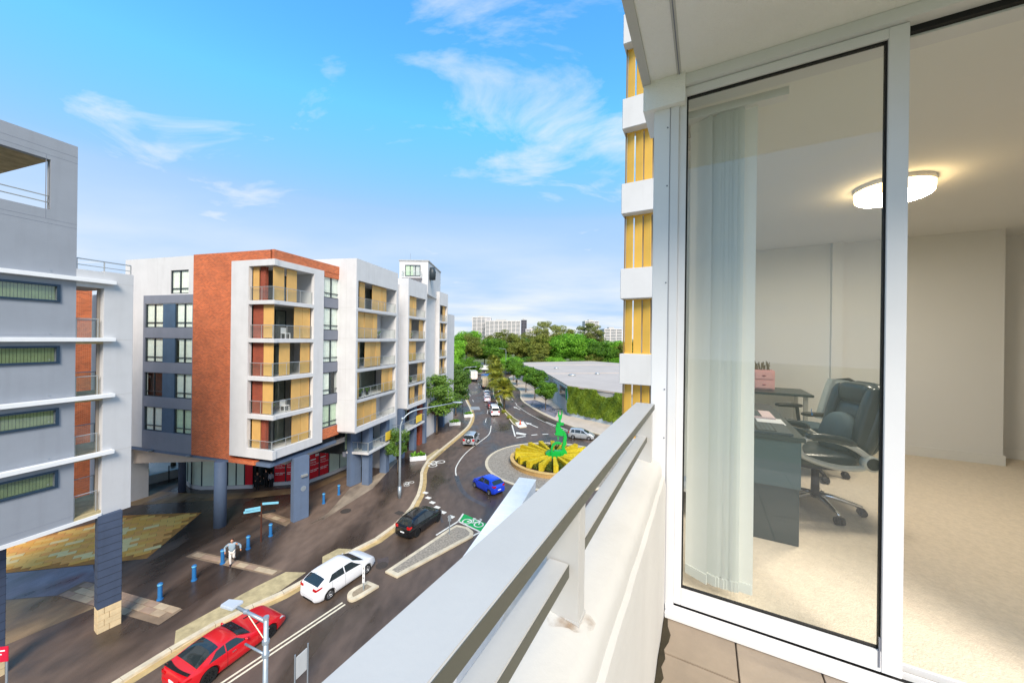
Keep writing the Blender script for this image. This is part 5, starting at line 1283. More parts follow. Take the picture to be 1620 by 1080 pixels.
# ---------------- roundabout planting
pl = thing('roundabout_planter', 'round raised planter ringed by an ochre brick wall', 'planter', (*RC,0))
pbm = mat('planter_brick', rgb(196,156,98), .85, .12, 2)
n = 60
for row in range(3):
    for k in range(n if row < 2 else 0):
        a0, a1 = 2*math.pi*(k+.5*(row%2))/n, 2*math.pi*(k+.5*(row%2)+.93)/n
        if not (math.sin((a0+a1)/2) < .35): continue
        MB().prism([(RPL*math.cos(a0),RPL*math.sin(a0)),(RPL*math.cos(a1),RPL*math.sin(a1)),((RPL-.3)*math.cos(a1),(RPL-.3)*math.sin(a1)),((RPL-.3)*math.cos(a0),(RPL-.3)*math.sin(a0))],.1+.22*row,.31+.22*row).build('brick', pbm, pl)
MB().lathe([(RPL-.02,.0),(RPL-.02,.5),(RPL-.3,.52),(RPL-.3,0)],60).build('wall_core', mat('mortar', rgb(170,140,96),.9,.1,3), pl)
MB().lathe([(RPL+.06,.54),(RPL+.06,.64),(RPL-.4,.64),(RPL-.4,.5)],60).build('coping', mat('planter_coping', rgb(206,172,112),.8,.15,2,.2,20), pl)
MB().lathe([(0,.75),(RPL-.35,.5)],40).build('soil', SOIL, pl)
def hedge_mesh():
    b = MB(); rr = random.Random(9)
    # long clipped hedge, 3.6 m, tapering towards the centre
    def wdt(x): return .14+.15*x/3.6
    b.add([(0,-.13,0),(3.57,-.28,0),(3.57,.28,0),(0,.13,0),(0,-.12,.58),(3.57,-.25,.78),(3.57,.25,.78),(0,.12,.58)],[(4,5,6,7),(0,1,5,4),(1,2,6,5),(2,3,7,6),(3,0,4,7)])
    for k in range(5200):
        x = rr.uniform(-.05,3.6); f = rr.choice('ttsse'); w_ = wdt(x); h = .6+.2*x/3.6
        if f == 't': p = Vector((x,rr.uniform(-w_,w_),h+rr.uniform(-.02,.03))); nn = Vector((rr.uniform(-.5,.5),rr.uniform(-.5,.5),1))
        elif f == 's': sg = rr.choice((-1,1)); p = Vector((x,sg*w_*rr.uniform(.9,1.08),rr.uniform(0,h))); nn = Vector((rr.uniform(-.5,.5),sg,rr.uniform(-.3,.6)))
        else: p = Vector((3.6+rr.uniform(-.05,.05),rr.uniform(-w_,w_),rr.uniform(0,h))); nn = Vector((1,rr.uniform(-.5,.5),rr.uniform(-.3,.6)))
        nn.normalize(); a = nn.orthogonal().normalized(); a = Matrix.Rotation(rr.uniform(0,6.28),3,nn) @ a; c2 = nn.cross(a); s_ = rr.uniform(.022,.048)
        b.add([p-a*s_,p-c2*s_*.6,p+a*s_,p+c2*s_*.6],[(0,1,2,3)])
    m = b.mesh('hedge_row'); m.materials.append(LEAFY); return m
hm = hedge_mesh()
for k in range(18):
    a = 2*math.pi*k/18+.1; o = link('hedge_row', hm); o.location = (RC[0]+1.35*math.cos(a), RC[1]+1.35*math.sin(a), .60); o.rotation_euler = (0,0,a)
    tag(o, 'clipped golden hedge row radiating from the green sculpture', 'hedge', 'golden hedge rows in the roundabout')
b = MB(); leaf_cloud(b, [((RC[0]+rr_*math.cos(a_), RC[1]+rr_*math.sin(a_), .80), .50) for a_ in [2*math.pi*(k+.5)/18+.1 for k in range(18)] for rr_ in (2.6,3.5,4.4)], 16000, .075, 77, .6)
tag(b.build('ground_cover', mat_leaf('low_shrub_leaf', rgb(46,60,18), rgb(110,120,40), 2.0), fix=False), 'low dark green shrubs between the golden hedge rows', 'ground cover', kind='stuff')
# ---------------- green steel sculpture: flat plates cut to a stacked, seated outline
sc = thing('sculpture', 'tall bright green steel sculpture in the middle of the roundabout', 'sculpture', (RC[0]+.55,RC[1]+.2,.7), R(0))
def plate(name, pts, y0, y1): return MB().prism([(x,z) for x,z in pts],-y1,-y0).build(name, GREENM, sc, bevel=.015)
SU = 46.0/560/6.35                 # metres per pixel of the enlarged photograph
def zp(pts): return [((x-300)*SU, (690-y)*SU) for x, y in pts]
def splate(name, pts, th, yc=0.0):
    o = MB().prism(zp(pts), -th/2, th/2).build(name, GREENM, sc, bevel=.012); o.rotation_euler = (R(90),0,0); o.location = (0,yc,0); return o
splate('base_plate', [(175,655),(215,625),(255,640),(300,632),(380,630),(385,655),(330,680),(230,672),(190,680)], .9)
splate('arch', [(228,690),(222,590),(240,550),(275,530),(310,532),(330,548),(322,560),(300,552),(270,555),(248,575),(240,610),(242,690)], .25, -.45)
splate('leg', [(316,690),(318,640),(330,640),(332,690)], .2, -.45)
splate('back', [(375,640),(345,632),(330,600),(342,560),(345,520),(352,480),(340,440),(355,430),(372,455),(382,490),(376,530),(378,560),(360,590),(372,620)], .5)
splate('seat', [(250,640),(262,625),(300,628),(340,615),(372,625),(372,645),(300,648)], .7)
splate('torso', [(262,470),(275,445),(270,405),(280,370),(300,355),(330,352),(350,360),(345,378),(320,376),(310,388),(335,415),(358,440),(366,470),(340,482),(300,478)], .45)
splate('strut', [(282,480),(290,480),(296,515),(304,480),(312,480),(298,530)], .12)
splate('head', [(298,345),(302,310),(292,285),(300,230),(306,270),(316,285),(326,270),(330,215),(336,260),(330,310),(318,330),(322,352)], .3)
splate('arm', [(275,380),(282,352),(352,352),(352,362),(300,366),(290,392)], .35, -.1)
MB().lathe([(0,0),(1.15,0),(1.1,.12),(0,.14)],24,(0,0,-.02)).build('plinth', GREENM, sc)

# ================================================================ warehouse with the ivy wall
wh = thing('warehouse', 'low pale warehouse with a flat light roof and an ivy covered wall', 'building', (0,0,0))
A = Vector(G(899,657,.13)); B = Vector(G(963,671,.13)); dv_ = (B-A).normalized(); B2 = A+dv_*26
C1 = Vector(G(858,587,6.0)); C2 = Vector(G(818,574.5,6.0)); C3 = Vector(G(935,572,6.0)); C4 = Vector((62,120))
MB().prism([tuple(A),tuple(B2),tuple(C4),tuple(C3),tuple(C2),tuple(C1)],.1,6.0).build('wall', mat('warehouse_render', rgb(190,194,198),.8,.08,.3,stain=.2), wh)
MB().prism([tuple(A+Vector((-.2,-.3))),tuple(B2+Vector((.3,-.3))),tuple(C4),tuple(C3),tuple(C2+Vector((-.3,0))),tuple(C1+Vector((-.3,0)))],6.0,6.3).build('roof', ROOFM, wh)
for p, s_ in (((905,594),1.0),((945,592),.7),((880,583),.8)):
    q = G(*p, 6.3); MB().lathe([(0,0),(1.0*s_,0),(.9*s_,.35),(0,.5)],16,(*q,6.3)).build('roof_vent', ALU, wh, True)
def roofline(a, b_, h=.12): 
    P, Q = Vector(G(*a,6.3)), Vector(G(*b_,6.3)); n_ = (Q-P).normalized(); n2 = Vector((-n_.y,n_.x))*.15
    MB().prism([tuple(P-n2),tuple(Q-n2),tuple(Q+n2),tuple(P+n2)],6.3,6.3+h).build('roof_ridge', ROOFM, wh)
roofline((864,591),(984,590)); roofline((830,577),(985,577))
# side wall: bays, windows, banner
sd_dir = (C1-A).normalized(); sn = Vector((sd_dir.y,-sd_dir.x))*-1
def sidebox(t0, t1, z0, z1, nm, m, o0=-.06, o1=.05):
    P, Q = A+sd_dir*t0, A+sd_dir*t1
    return MB().prism([tuple(P+sn*o0),tuple(Q+sn*o0),tuple(Q+sn*o1),tuple(P+sn*o1)],z0,z1).build(nm, m, wh)
sidebox(3,9,3.1,5.3,'window',CARGL); sidebox(12,16,3.4,5.0,'window',CARGL); sidebox(18,24,.6,4.6,'roller_door',CONCG); sidebox(1.2,2.4,3.0,5.4,'green_banner',GPAINT)
sidebox(0,30,5.55,5.95,'fascia',WHITE2,-.1,.06)
for t_ in (2.6,10.5,17,25): sidebox(t_,t_+.3,.15,5.5,'pilaster',CONCG,-.1,.05)
# ivy over the front wall
nrm = Vector((dv_.y,-dv_.x))
b = MB(); rr = random.Random(3)
MB().prism([tuple(A+nrm*.02),tuple(B2+nrm*.02),tuple(B2+nrm*.12),tuple(A+nrm*.12)],.12,1.0).build('ivy_plinth', mat('plinth_paint', rgb(176,190,200),.7,.1,1,stain=.2), wh)
for k in range(34000):
    u = rr.uniform(0,14); z = rr.uniform(.82+.1*math.sin(u*5), 6.15)
    if math.hypot((u-9.0)/2.0,(z-5.9)/.9) < 1: continue
    bulge = .22+.16*math.sin(u*1.3+z)+.12*math.sin(u*3.1-z*2)
    p = A+dv_*u+nrm*(bulge+rr.uniform(-.1,.12)); p = Vector((p.x,p.y,z))
    nn = (Vector((nrm.x,nrm.y,.4))+Vector((rr.uniform(-.7,.7),rr.uniform(-.7,.7),rr.uniform(-.5,.6)))).normalized(); a = nn.orthogonal().normalized(); a = Matrix.Rotation(rr.uniform(0,6.28),3,nn) @ a; c2 = nn.cross(a); s_ = rr.uniform(.09,.19)
    b.add([p-a*s_,p-c2*s_*.75,p+a*s_,p+c2*s_*.75],[(0,1,2,3)])
iv = b.build('ivy', IVYL, wh, fix=False); iv['kind'] = 'stuff'
q = A+dv_*9.0+nrm*.03; e = MB().cyl((0,0,0),(0,-.05,0),1.0,n=28).build('oval_sign', CONCG, wh); e.matrix_world = Matrix.Translation((q.x,q.y,5.4)) @ Matrix.Rotation(math.atan2(dv_.y,dv_.x),4,'Z') @ Matrix.Diagonal((1.9,1,.6,1))
# ================================================================ distant towers
def tower(label, px0, px1, pytop, D, depth, floors, m, rot=0.0, wins=True, mg=CARGL):
    a0, b0 = ray(px0, pytop); a1, _ = ray(px1, pytop); x0, x1 = a0*D, a1*D; zt = CAMZ+b0*D
    t = thing('tower_block', label, 'building', (x0,D,0), rot); W_ = x1-x0
    MB().box(0,W_,0,depth,0,zt).build('walls', mg, t)
    fh = zt/floors
    for k in range(floors):
        MB().box(-.4,W_+.4,-.8,depth+.4,k*fh+.02,k*fh+fh*.48).build('floor_band', m, t)
        if wins:
            pier = MB(); nn = max(2,int(W_/7))
            for q in range(nn+1): pier.box(W_*q/nn-.6,W_*q/nn+.6,-.5,.4,k*fh+fh*.48,(k+1)*fh+.02)
            pier.build('pier', m, t)
    MB().box(-.5,W_+.5,-.9,depth+.5,zt,zt+1.2).build('parapet', m, t); MB().box(W_*.3,W_*.6,depth*.2,depth*.6,zt+1.2,zt+3.6).build('plant_room', CONCG, t); return t
TW = mat('tower_white', rgb(214,208,206),.8,.05,.02); TD = mat('tower_grey', rgb(96,92,100),.7,.05,.02); TG = mat('tower_glass', rgb(96,112,122),.3,.2,.2)
tower('tallest narrow white tower block beside the long one', 747.5, 776, 502.5, 620, 30, 22, TW, mg=TG)
tower('long white balconied tower block over the park trees', 768, 823, 508, 600, 30, 20, TW, mg=TG)
tower('slim dark grey tower beside the long white block', 825, 833, 507, 700, 20, 18, TD)
tower('low pale tower block behind the gum tree', 832, 850, 521, 640, 20, 14, TW, mg=TG)
tower('white tower block rising behind the second gum tree', 926, 947, 508.5, 600, 25, 20, TW, mg=TG)
tower('dark glazed tower block with white grid next to the louvred facade', 956.5, 984, 521, 520, 25, 14, TW, mg=TG)
tower('small pale block between the white tower and the dark glazed one', 944, 958, 528, 600, 25, 12, TW, mg=TG)

# ================================================================ street furniture
bm_ = MB().lathe([(0,0),(.15,0),(.15,.06),(.11,.07),(.105,.84),(.125,.86),(.125,.93),(.09,.97),(0,.975)],16).mesh('post'); bm_.materials.append(BOLL)
ring = MB().lathe([(.128,.865),(.13,.88),(.13,.915),(.128,.925)],16).mesh('band'); ring.materials.append(mat('pale_blue_band', rgb(110,190,220),.4,.1,4))
for p in ((253,948),(307,917.5),(352,891),(392.5,868),(428,847.5),(512,796),(536,782)):
    t = thing('bollard', 'blue steel bollard in the row along the plaza', 'bollard', (*G(*p,.13),.13), 0, 'blue bollards along the plaza'); link('post', bm_, t); link('band', ring, t)
# finger sign
t = thing('finger_sign', 'brown post with pale blue finger boards on the plaza', 'signpost', (*G(413,856,.13),.13)); MB().cyl((0,0,0),(0,0,2.9),.05,n=10).build('post', mat('brown_post', rgb(78,44,32),.5,.1,4), t)
fb = mat('finger_board_blue', rgb(120,186,210),.5,.06,4)
for z, a, l in ((2.75,12,1.15),(2.5,30,1.0),(2.3,205,1.1),(2.05,28,.9)):
    o = MB().prism([(.06,-.02),(l-.1,-.02),(l,0),(l-.1,.02),(.06,.02)],z,z+.16).build('finger_board', fb if z > 2.2 else BLACKP, t); o.rotation_euler = (0,0,R(a+(180 if z in (2.5,) else 0)))
# curved lamp post
t = thing('street_lamp', 'tall grey lamp post with a curved arm over the street', 'street lamp', (*G(632,787,.13),.13))
e = Vector((*G(720,648,0),0)); 
pts = [(0,0,0),(0,0,3),(0,0,6.6)]+bez((0,0,6.8),(.1,.3,8.2),(1.6,1.2,8.35),8)+[(4.6,2.4,8.75)]
MB().tube(pts,[.13,.11,.09]+[.07]*9+[.045],10).build('post', STEEL, t, True); MB().tube([(0,0,0),(0,0,1.1)],.16,12).build('base', STEEL, t, True)
MB().sphere((5.1,2.62,8.8),.55,.17,.09,12,8,.6).build('lamp_head', STEEL, t, True).rotation_euler = (0,0,0)
MB().sphere((0.15,.1,7.6),.14,.14,.18,10,7).build('sensor', STEEL, t, True)
def far_lamp(label, px, h, side_=1):
    c = G(*px,.13); t = thing('street_lamp', label, 'street lamp', (*c,.13)); pts = [(0,0,0),(0,0,h-1)]+bez((0,0,h-.9),(0,0,h),(side_*1.2,0,h),6)+[(side_*2.2,0,h+.1)]
    MB().tube(pts,[.1,.08]+[.06]*8,8).build('post', STEEL, t, True); MB().sphere((side_*2.5,0,h+.1),.4,.13,.07,10,6).build('lamp_head', STEEL, t, True)
far_lamp('slim lamp post beside the dense street trees', (732,653), 9.5); far_lamp('slim lamp post rising over the palms', (800,597), 11.5, -1); far_lamp('slim lamp post at the far end of the street', (737,583), 13)
far_lamp('slim lamp post behind the warehouse roof', (877,577), 10.5); far_lamp('tall slim lamp post beyond the louvred end of the warehouse roof', (951,577.5), 13, -1)
# near floodlight pole that stands on our own footpath
a_, b_ = ray(421, 978); D_ = 9.6; P = Vector((a_*D_, D_)); HT = CAMZ+b_*D_
t = thing('street_lamp', 'grey steel lamp pole with a flat lamp head and braced arm', 'street lamp', (P.x,P.y,.13)); h = HT-.13
MB().cyl((0,0,0),(0,0,h),.075,.06,14).build('post', STEEL, t, True); MB().cyl((0,0,h),(0,0,h+.06),.075,.07,14).build('post_cap', STEEL, t)
a_, b_ = ray(371, 958); D2 = 9.95; e = Vector((a_*D2-P.x, D2-P.y, CAMZ+b_*D2-.13))
MB().tube([(0,0,h-.08),tuple(e)],[.05,.04],10).build('arm', STEEL, t, True)
MB().tube([(0,0,h-.62),tuple(Vector((0,0,h-.08)).lerp(e,.62))],.014,6).build('brace', mat('warm_steel', rgb(210,196,170),.4,.05,3,metal=.4), t)
m_ = Vector((0,0,h-.08)).lerp(e,.62); MB().tube([tuple(m_-Vector((.05,0,0))),tuple(m_+Vector((.05,0,0)))],.058,10).build('clamp', STEEL, t)
lh = MB().prism([(-.10,-.17),(.42,-.13),(.42,.13),(-.10,.17)],-.05,.05).build('lamp_head', mat('lamp_grey', rgb(190,196,204),.4,.05,4), t, bevel=.025)
lh.location = e+Vector((.02,-.0,.02)); lh.rotation_euler = (0,R(6),math.atan2(e.y,e.x))
a_, b_ = ray(388, 1018); e2 = Vector((a_*D2-P.x, D2-P.y, CAMZ+b_*D2-.13)); MB().tube([(0,0,h-.98),tuple(e2)],.03,8).build('lower_arm', STEEL, t, True)
for z in (h-.62,h-.98): MB().cyl((0,0,z-.04),(0,0,z+.04),.09,n=14).build('collar', STEEL, t)
# signs
t = thing('keep_left_sign', 'white sign panel on two posts at the double centre line', 'sign', (*G(466,1108,.14),.14), R(70))
for x in (0,.62): MB().cyl((x,0,0),(x,0,1.95),.03,n=8).build('post', STEEL, t)
MB().box(.05,.57,-.015,.015,.85,1.8).build('panel', mat('sign_back', rgb(198,200,200),.45,.06,3), t, bevel=.01)
t = thing('hazard_post', 'white slotted marker post on the small bullet shaped island', 'sign post', (*G(575,933,.14),.14)); MB().cyl((0,0,0),(0,0,.5),.035,n=8).build('post', STEEL, t); MB().box(-.07,.07,-.03,.03,.45,1.75).build('marker_board', PRINTW, t, bevel=.01)
for z in (.7,1.0,1.3): MB().box(-.02,.02,-.036,-.03,z,z+.12).build('marker_stripe', BLACKP, t)
t = thing('sign_post', 'bare grey sign post on the long wedge island', 'sign post', (*G(711,845,.14),.14)); MB().cyl((0,0,0),(0,0,1.5),.035,n=8).build('post', STEEL, t); MB().box(-.12,.12,-.01,.01,1.05,1.5).build('sign_back', STEEL, t)
a_, b_ = ray(5, 1032); D_ = 14.2; P = Vector((a_*D_, D_)); z_ = CAMZ+b_*D_
t = thing('red_sign', 'small red sign panel on a grey post beneath the grey tower', 'sign', (P.x,P.y,.13), R(12)); MB().cyl((.12,0,0),(.12,0,z_),.035,n=8).build('post', STEEL, t); MB().box(-.9,.22,-.07,-.04,z_-.45,z_+.16).build('panel', REDSIGN, t, bevel=.01)
for k, z in enumerate((z_-.02,z_-.16)): MB().box(-.2,.12-.1*k,-.074,-.07,z,z+.05).build('sign_line', PRINTW, t)
t = thing('traffic_cone', 'orange witches hat cone on the splitter triangle', 'cone', (*G(823,671,.16),.155)); MB().lathe([(0,.04),(.2,.04),(.17,.06),(.05,.75),(0,.76)],12).build('body', mat('cone_orange', rgb(226,84,40),.5,.1,4), t); MB().box(-.24,.24,-.24,.24,0,.04).build('base', BLACKP, t)
for k, (px, w_) in enumerate((((852,640),2.2),((884,650),1.6))):
    t = thing('street_bench', ('pale long bench' if k == 0 else 'dark short bench')+' beside the warehouse street trees', 'bench', (*G(*px,.13),.13), R(-10))
    for q in range(3): MB().box(-w_/2,w_/2,-.25+.17*q,-.11+.17*q,.42,.47).build('slat', CONCG if k == 0 else BLACKP, t)
    for s_ in (-1,1): MB().box(s_*w_*.4-.05,s_*w_*.4+.05,-.22,.24,0,.42).build('leg', STEEL, t)

# ================================================================ people
SKINM = mat('skin', rgb(206,150,120), .55, .06, 4); HAIRM = mat('brown_hair', rgb(70,36,22), .7, .2, 8); 
def person(label, loc, rz, top_c, leg_c, shoe_c, pose='walk', h=1.78):
    t = thing('person', label, 'person', loc, rz, scale=h/1.78)
    k = pose
    # facing +x, y to the left; joints in metres for 1.78 m
    if k == 'walk':
        J = dict(pel=(0,0,.96), ch=(.04,0,1.30), nk=(.05,0,1.50), hd=(.08,0,1.66), rs=(.03,-.19,1.43), re=(-.10,-.42,1.22), rh=(.12,-.36,1.02), ls=(.03,.19,1.43), le=(-.04,.44,1.22), lh=(.06,.47,1.0),
                 rhp=(0,-.09,.92), rk=(.10,-.09,.52), ra=(.05,-.07,.09), rt=(.22,-.08,.03), lhp=(0,.09,.92), lk=(.04,.10,.52), la=(-.34,.09,.30), lt=(-.36,.10,.14))
    else:
        J = dict(pel=(0,0,.96), ch=(.02,0,1.30), nk=(.03,0,1.50), hd=(.06,0,1.66), rs=(.0,-.19,1.43), re=(-.03,-.24,1.15), rh=(.16,-.16,1.02), ls=(.0,.19,1.43), le=(-.02,.24,1.15), lh=(.05,.25,.9),
                 rhp=(0,-.09,.92), rk=(.03,-.09,.5), ra=(.0,-.09,.09), rt=(.17,-.1,.03), lhp=(0,.09,.92), lk=(.02,.1,.5), la=(-.03,.1,.09), lt=(.14,.12,.03))
    names = list(J); V = [J[n_] for n_ in names]; ix = {n_: i for i, n_ in enumerate(names)}
    E = [('pel','ch'),('ch','nk'),('nk','hd'),('ch','rs'),('rs','re'),('re','rh'),('ch','ls'),('ls','le'),('le','lh'),('pel','rhp'),('rhp','rk'),('rk','ra'),('ra','rt'),('pel','lhp'),('lhp','lk'),('lk','la'),('la','lt')]
    rad = dict(pel=.13,ch=.14,nk=.055,hd=.085,rs=.065,re=.045,rh=.03,ls=.065,le=.045,lh=.03,rhp=.085,rk=.058,ra=.04,rt=.03,lhp=.085,lk=.058,la=.04,lt=.03)
    E = [(ix[a],ix[b_]) for a,b_ in E]
    # five short fingers on each hand
    body = skin('body', V, E, [rad[n_] for n_ in names], SKINM, t, 2)
    for s_, hk, ek in ((-1,'rh','re'),(1,'lh','le')):
        hp = Vector(J[hk]); d = (hp-Vector(J[ek])).normalized(); w_ = d.orthogonal().normalized(); hb = MB()
        hb.sphere(tuple(hp+d*.05),.04,.04,.045,10,7)
        for f in range(4): q = hp+d*.075+w_*(.016*(f-1.5)); hb.tube([tuple(q),tuple(q+d*.035),tuple(q+d*.06-w_.cross(d)*.02)],[.009,.008,.006],6)
        q = hp+d*.04+w_*.035; hb.tube([tuple(q),tuple(q+w_*.03+d*.02),tuple(q+w_*.035+d*.045)],[.011,.009,.007],6); hb.build('hand', SKINM, t, True)
    up = ['pel','ch','nk','rs','re','rh','ls','le','lh']; ui = {n_: i for i, n_ in enumerate(up)}
    vv = [J[n_] for n_ in up]; vv[0] = (J['pel'][0],0,.90); 
    skin('jacket', vv, [(ui[a],ui[b_]) for a,b_ in (('pel','ch'),('ch','nk'),('ch','rs'),('rs','re'),('re','rh'),('ch','ls'),('ls','le'),('le','lh'))], [(.16,.18),(.19,.175),.085,.095,.066,.05,.095,.066,.05], top_c, t, 2)
    lo = ['pel','rhp','rk','ra','lhp','lk','la']; li = {n_: i for i, n_ in enumerate(lo)}
    skin('trousers', [J[n_] for n_ in lo], [(li[a],li[b_]) for a,b_ in (('pel','rhp'),('rhp','rk'),('rk','ra'),('pel','lhp'),('lhp','lk'),('lk','la'))], [.14,.105,.075,.06,.105,.075,.06], leg_c, t, 2)
    for a, b_ in (('ra','rt'),('la','lt')):
        P, Q = Vector(J[a]), Vector(J[b_]); MB().tube([tuple(P+(P-Q)*.35+Vector((0,0,-.03))),tuple(P.lerp(Q,.4)),tuple(Q+(Q-P)*.35)],[.05,.055,.04],10).build('shoe', shoe_c, t, True)
    hd = Vector(J['hd']); f = MB(); f.sphere((hd.x+.01,hd.y,hd.z+.02),.095,.078,.118,16,12); f.sphere((hd.x+.108,hd.y,hd.z),.018,.016,.024,8,6)
    for s_ in (1,-1): f.sphere((hd.x,hd.y+s_*.08,hd.z),.022,.012,.032,8,6)
    f.build('head', SKINM, t, True)
    ey = MB()
    for s_ in (1,-1): ey.sphere((hd.x+.092,hd.y+s_*.033,hd.z+.03),.014,.016,.01,8,6)
    ey.box(hd.x+.085,hd.x+.1,hd.y-.025,hd.y+.025,hd.z-.055,hd.z-.047); ey.build('eyes_and_mouth', BLACKP, t)
    hr = MB().sphere((hd.x-.012,hd.y,hd.z+.045),.105,.088,.108,16,10); hr.build('hair', HAIRM, t, True)
    return t
person('man in a grey blue top and white trousers striding across the plaza', (*G(367,893,.14),.14), R(-62), mat('grey_blue_knit', rgb(142,160,172), .85, .1, 6, .3, 60), mat('white_cotton', rgb(226,218,210), .85, .06, 6), mat('dark_shoe', rgb(50,34,44), .5, .1, 5))
dkc = mat('dark_cloth', rgb(30,30,34), .85, .15, 5); gyc = mat('grey_cloth', rgb(150,148,156), .85, .1, 5)
person('person dressed in black standing in the shop entrance', (*G(421,770,.13),.13), R(-80), dkc, dkc, BLACKP, 'stand', 1.8)
person('person in a long grey top standing beside the red poster', (*G(428.5,770.5,.13),.13), R(100), gyc, dkc, BLACKP, 'stand', 1.6)
person('person in dark clothes beside the frosted side of the shop entrance', (*G(407,774,.13),.13), R(-60), dkc, dkc, BLACKP, 'stand', 1.75)
person('distant walker in dark clothes beneath the far warehouse trees', (*G(817,608.5,.13),.13), R(80), dkc, dkc, BLACKP, 'walk', 1.75)
# ================================================================ our own balcony and the room behind the sliding door
UA = R(61.4); FZ = 14.2; DP = 1.985
cu, su = math.cos(UA), math.sin(UA)
def LU(u, v, z=0.0): return (u*cu-v*su, u*su+v*cu, FZ+z)
def lthing(name, label, cat, u=0, v=0, z=0, rz=0.0, group=None): return thing(name, label, cat, LU(u,v,z), UA+rz, group)
def lput(o, u=0, v=0, z=0): o.location = LU(u,v,z); o.rotation_euler = (0,0,UA); return o
SOFF = mat('soffit_render', rgb(241,239,235), .9, .03, 2, .5, 130)
PARA = mat('parapet_render', rgb(192,190,185), .8, .05, 2.5, .12, 50, stain=.22)
TILE = [mat('balcony_tile_%d' % k, rgb(*c, .72), .55, .16, 4.0, .15, 40, stain=.12, rvar=.12) for k, c in enumerate(((176,160,142),(168,152,134),(182,166,150)))]
DOORM = mat('door_aluminium', rgb(220,220,221), .4, .03, 3, spec=.5)
GASK = mat('black_gasket', rgb(12,12,14), .6, .1, 5)
CARP = mat('beige_carpet', rgb(220,207,188), .97, .09, 38, .5, 120)
RWALL = mat('room_paint', rgb(226,226,223), .85, .02, .6)
# floor
fl_ = lput(MB().box(-1.2,DP+.05,-2.2,.40,-.30,-.014).build('balcony_floor', mat('tile_bed', rgb(120,104,88),.9,.2,5))); tag(fl_, 'balcony floor slab with dark grout under the tiles', 'floor', kind='structure')
for i in range(-1,9):
    for j in range(-1,6):
        u1 = min(1.733-.311*(i-1)-.003, DP+.03); u0 = 1.733-.311*i+.003; v1 = min(-.14-.311*(j-1)-.003, .165); v0 = -.14-.311*j+.003
        if u1-u0 < .03 or v1-v0 < .03 or u0 > DP: continue
        MB().box(u0,u1,v0,v1,-.013,rnd.uniform(-.0015,.0008)).build('floor_tile', rnd.choice(TILE), fl_, bevel=.002)
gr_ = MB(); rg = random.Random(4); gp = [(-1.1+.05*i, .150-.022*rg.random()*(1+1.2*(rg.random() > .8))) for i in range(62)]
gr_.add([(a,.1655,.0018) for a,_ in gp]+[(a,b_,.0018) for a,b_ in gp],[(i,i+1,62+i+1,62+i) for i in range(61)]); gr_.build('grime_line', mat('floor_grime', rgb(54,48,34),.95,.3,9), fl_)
# parapet with drip edge
pw = MB(); sec = [(.175,-.3),(.168,.0),(.166,.66),(.172,.70),(.186,.705),(.188,.745),(.196,.765),(.215,.782),(.33,.80),(.37,.795),(.385,.77),(.385,-.6),(.18,-.6)]
n = len(sec); us = [-1.2+.1*i for i in range(33)]; us[-1] = DP-.02
vs = [(u,a+.0012*math.sin(u*23+a*40)+.0008*math.sin(u*57),z_+.0012*math.sin(u*31)) for u in us for a,z_ in sec]
pw.add(vs,[(i*n+k,i*n+(k+1)%n,(i+1)*n+(k+1)%n,(i+1)*n+k) for i in range(len(us)-1) for k in range(n)]+[tuple(range(n)),tuple(range(len(us)*n-1,(len(us)-1)*n-1,-1))])
o = lput(pw.build('parapet_wall', PARA, smooth=True)); o.data.set_sharp_from_angle(angle=R(40)); tag(o, 'white rendered balcony parapet with rust stained top under the railing', 'wall')
# rust stains round the post feet: thin irregular films
rs = bpy.data.materials.new('rust_stain'); rs.use_nodes = True; _t = rs.node_tree; _p = _t.nodes['Principled BSDF']; _p.inputs['Base Color'].default_value = rgb(150,112,66); _p.inputs['Roughness'].default_value = .9
_n = _t.nodes.new('ShaderNodeTexNoise'); _n.inputs['Scale'].default_value = 22; _n.inputs['Detail'].default_value = 6; _c = _t.nodes.new('ShaderNodeTexCoord'); _t.links.new(_c.outputs['Object'], _n.inputs['Vector'])
_m = _t.nodes.new('ShaderNodeMapRange'); _m.inputs['From Min'].default_value = .42; _m.inputs['From Max'].default_value = .75; _m.inputs['To Max'].default_value = .6; _t.links.new(_n.outputs['Fac'], _m.inputs['Value']); _t.links.new(_m.outputs[0], _p.inputs['Alpha'])
for u in (.76,-.42):
    pts = [(u+.06*math.cos(t)*(1+.3*math.sin(3*t+u)), .262+.05*math.sin(t)*(1+.25*math.cos(4*t))) for t in [2*math.pi*k/22 for k in range(22)]]
    MB().add([(a,b_,.781+(b_-.215)*.1565+.0035) for a,b_ in pts],[tuple(range(22))]).build('rust_stain', rs, o)
# railing
rl = lthing('balcony_railing', 'pale grey powder coated balcony railing on the white parapet', 'railing')
MB().box(-1.2,DP-.03,.225,.315,1.045,1.075).build('top_rail', RAILM, rl, bevel=.002)
for a, b_ in ((-1.2,-.45),(-.39,.735),(.785,DP-.06)): MB().box(a,b_,.2535,.300,.885,.915).build('lower_rail', RAILM, rl, bevel=.002)
OLV = mat('painted_rail_shade', rgb(88,88,78), .5, .06, 4)  # shade on the rails' inner faces, painted as thin dark strips
MB().box(-1.2,DP-.031,.2236,.2249,1.0465,1.0735).build('shade_strip', OLV, rl)
for a, b_ in ((-1.2,-.45),(-.39,.735),(.785,DP-.06)): MB().box(a,b_-.001,.2522,.2534,.8865,.9135).build('shade_strip', OLV, rl)
for u in (-.42,.76,1.925): MB().box(u-.022,u+.022,.232,.308,.784,1.045).build('post', RAILM, rl, bevel=.002)
for u in (-.42,.76): MB().box(u-.024,u+.024,.230,.310,.783,.792).build('foot', RAILM, rl)
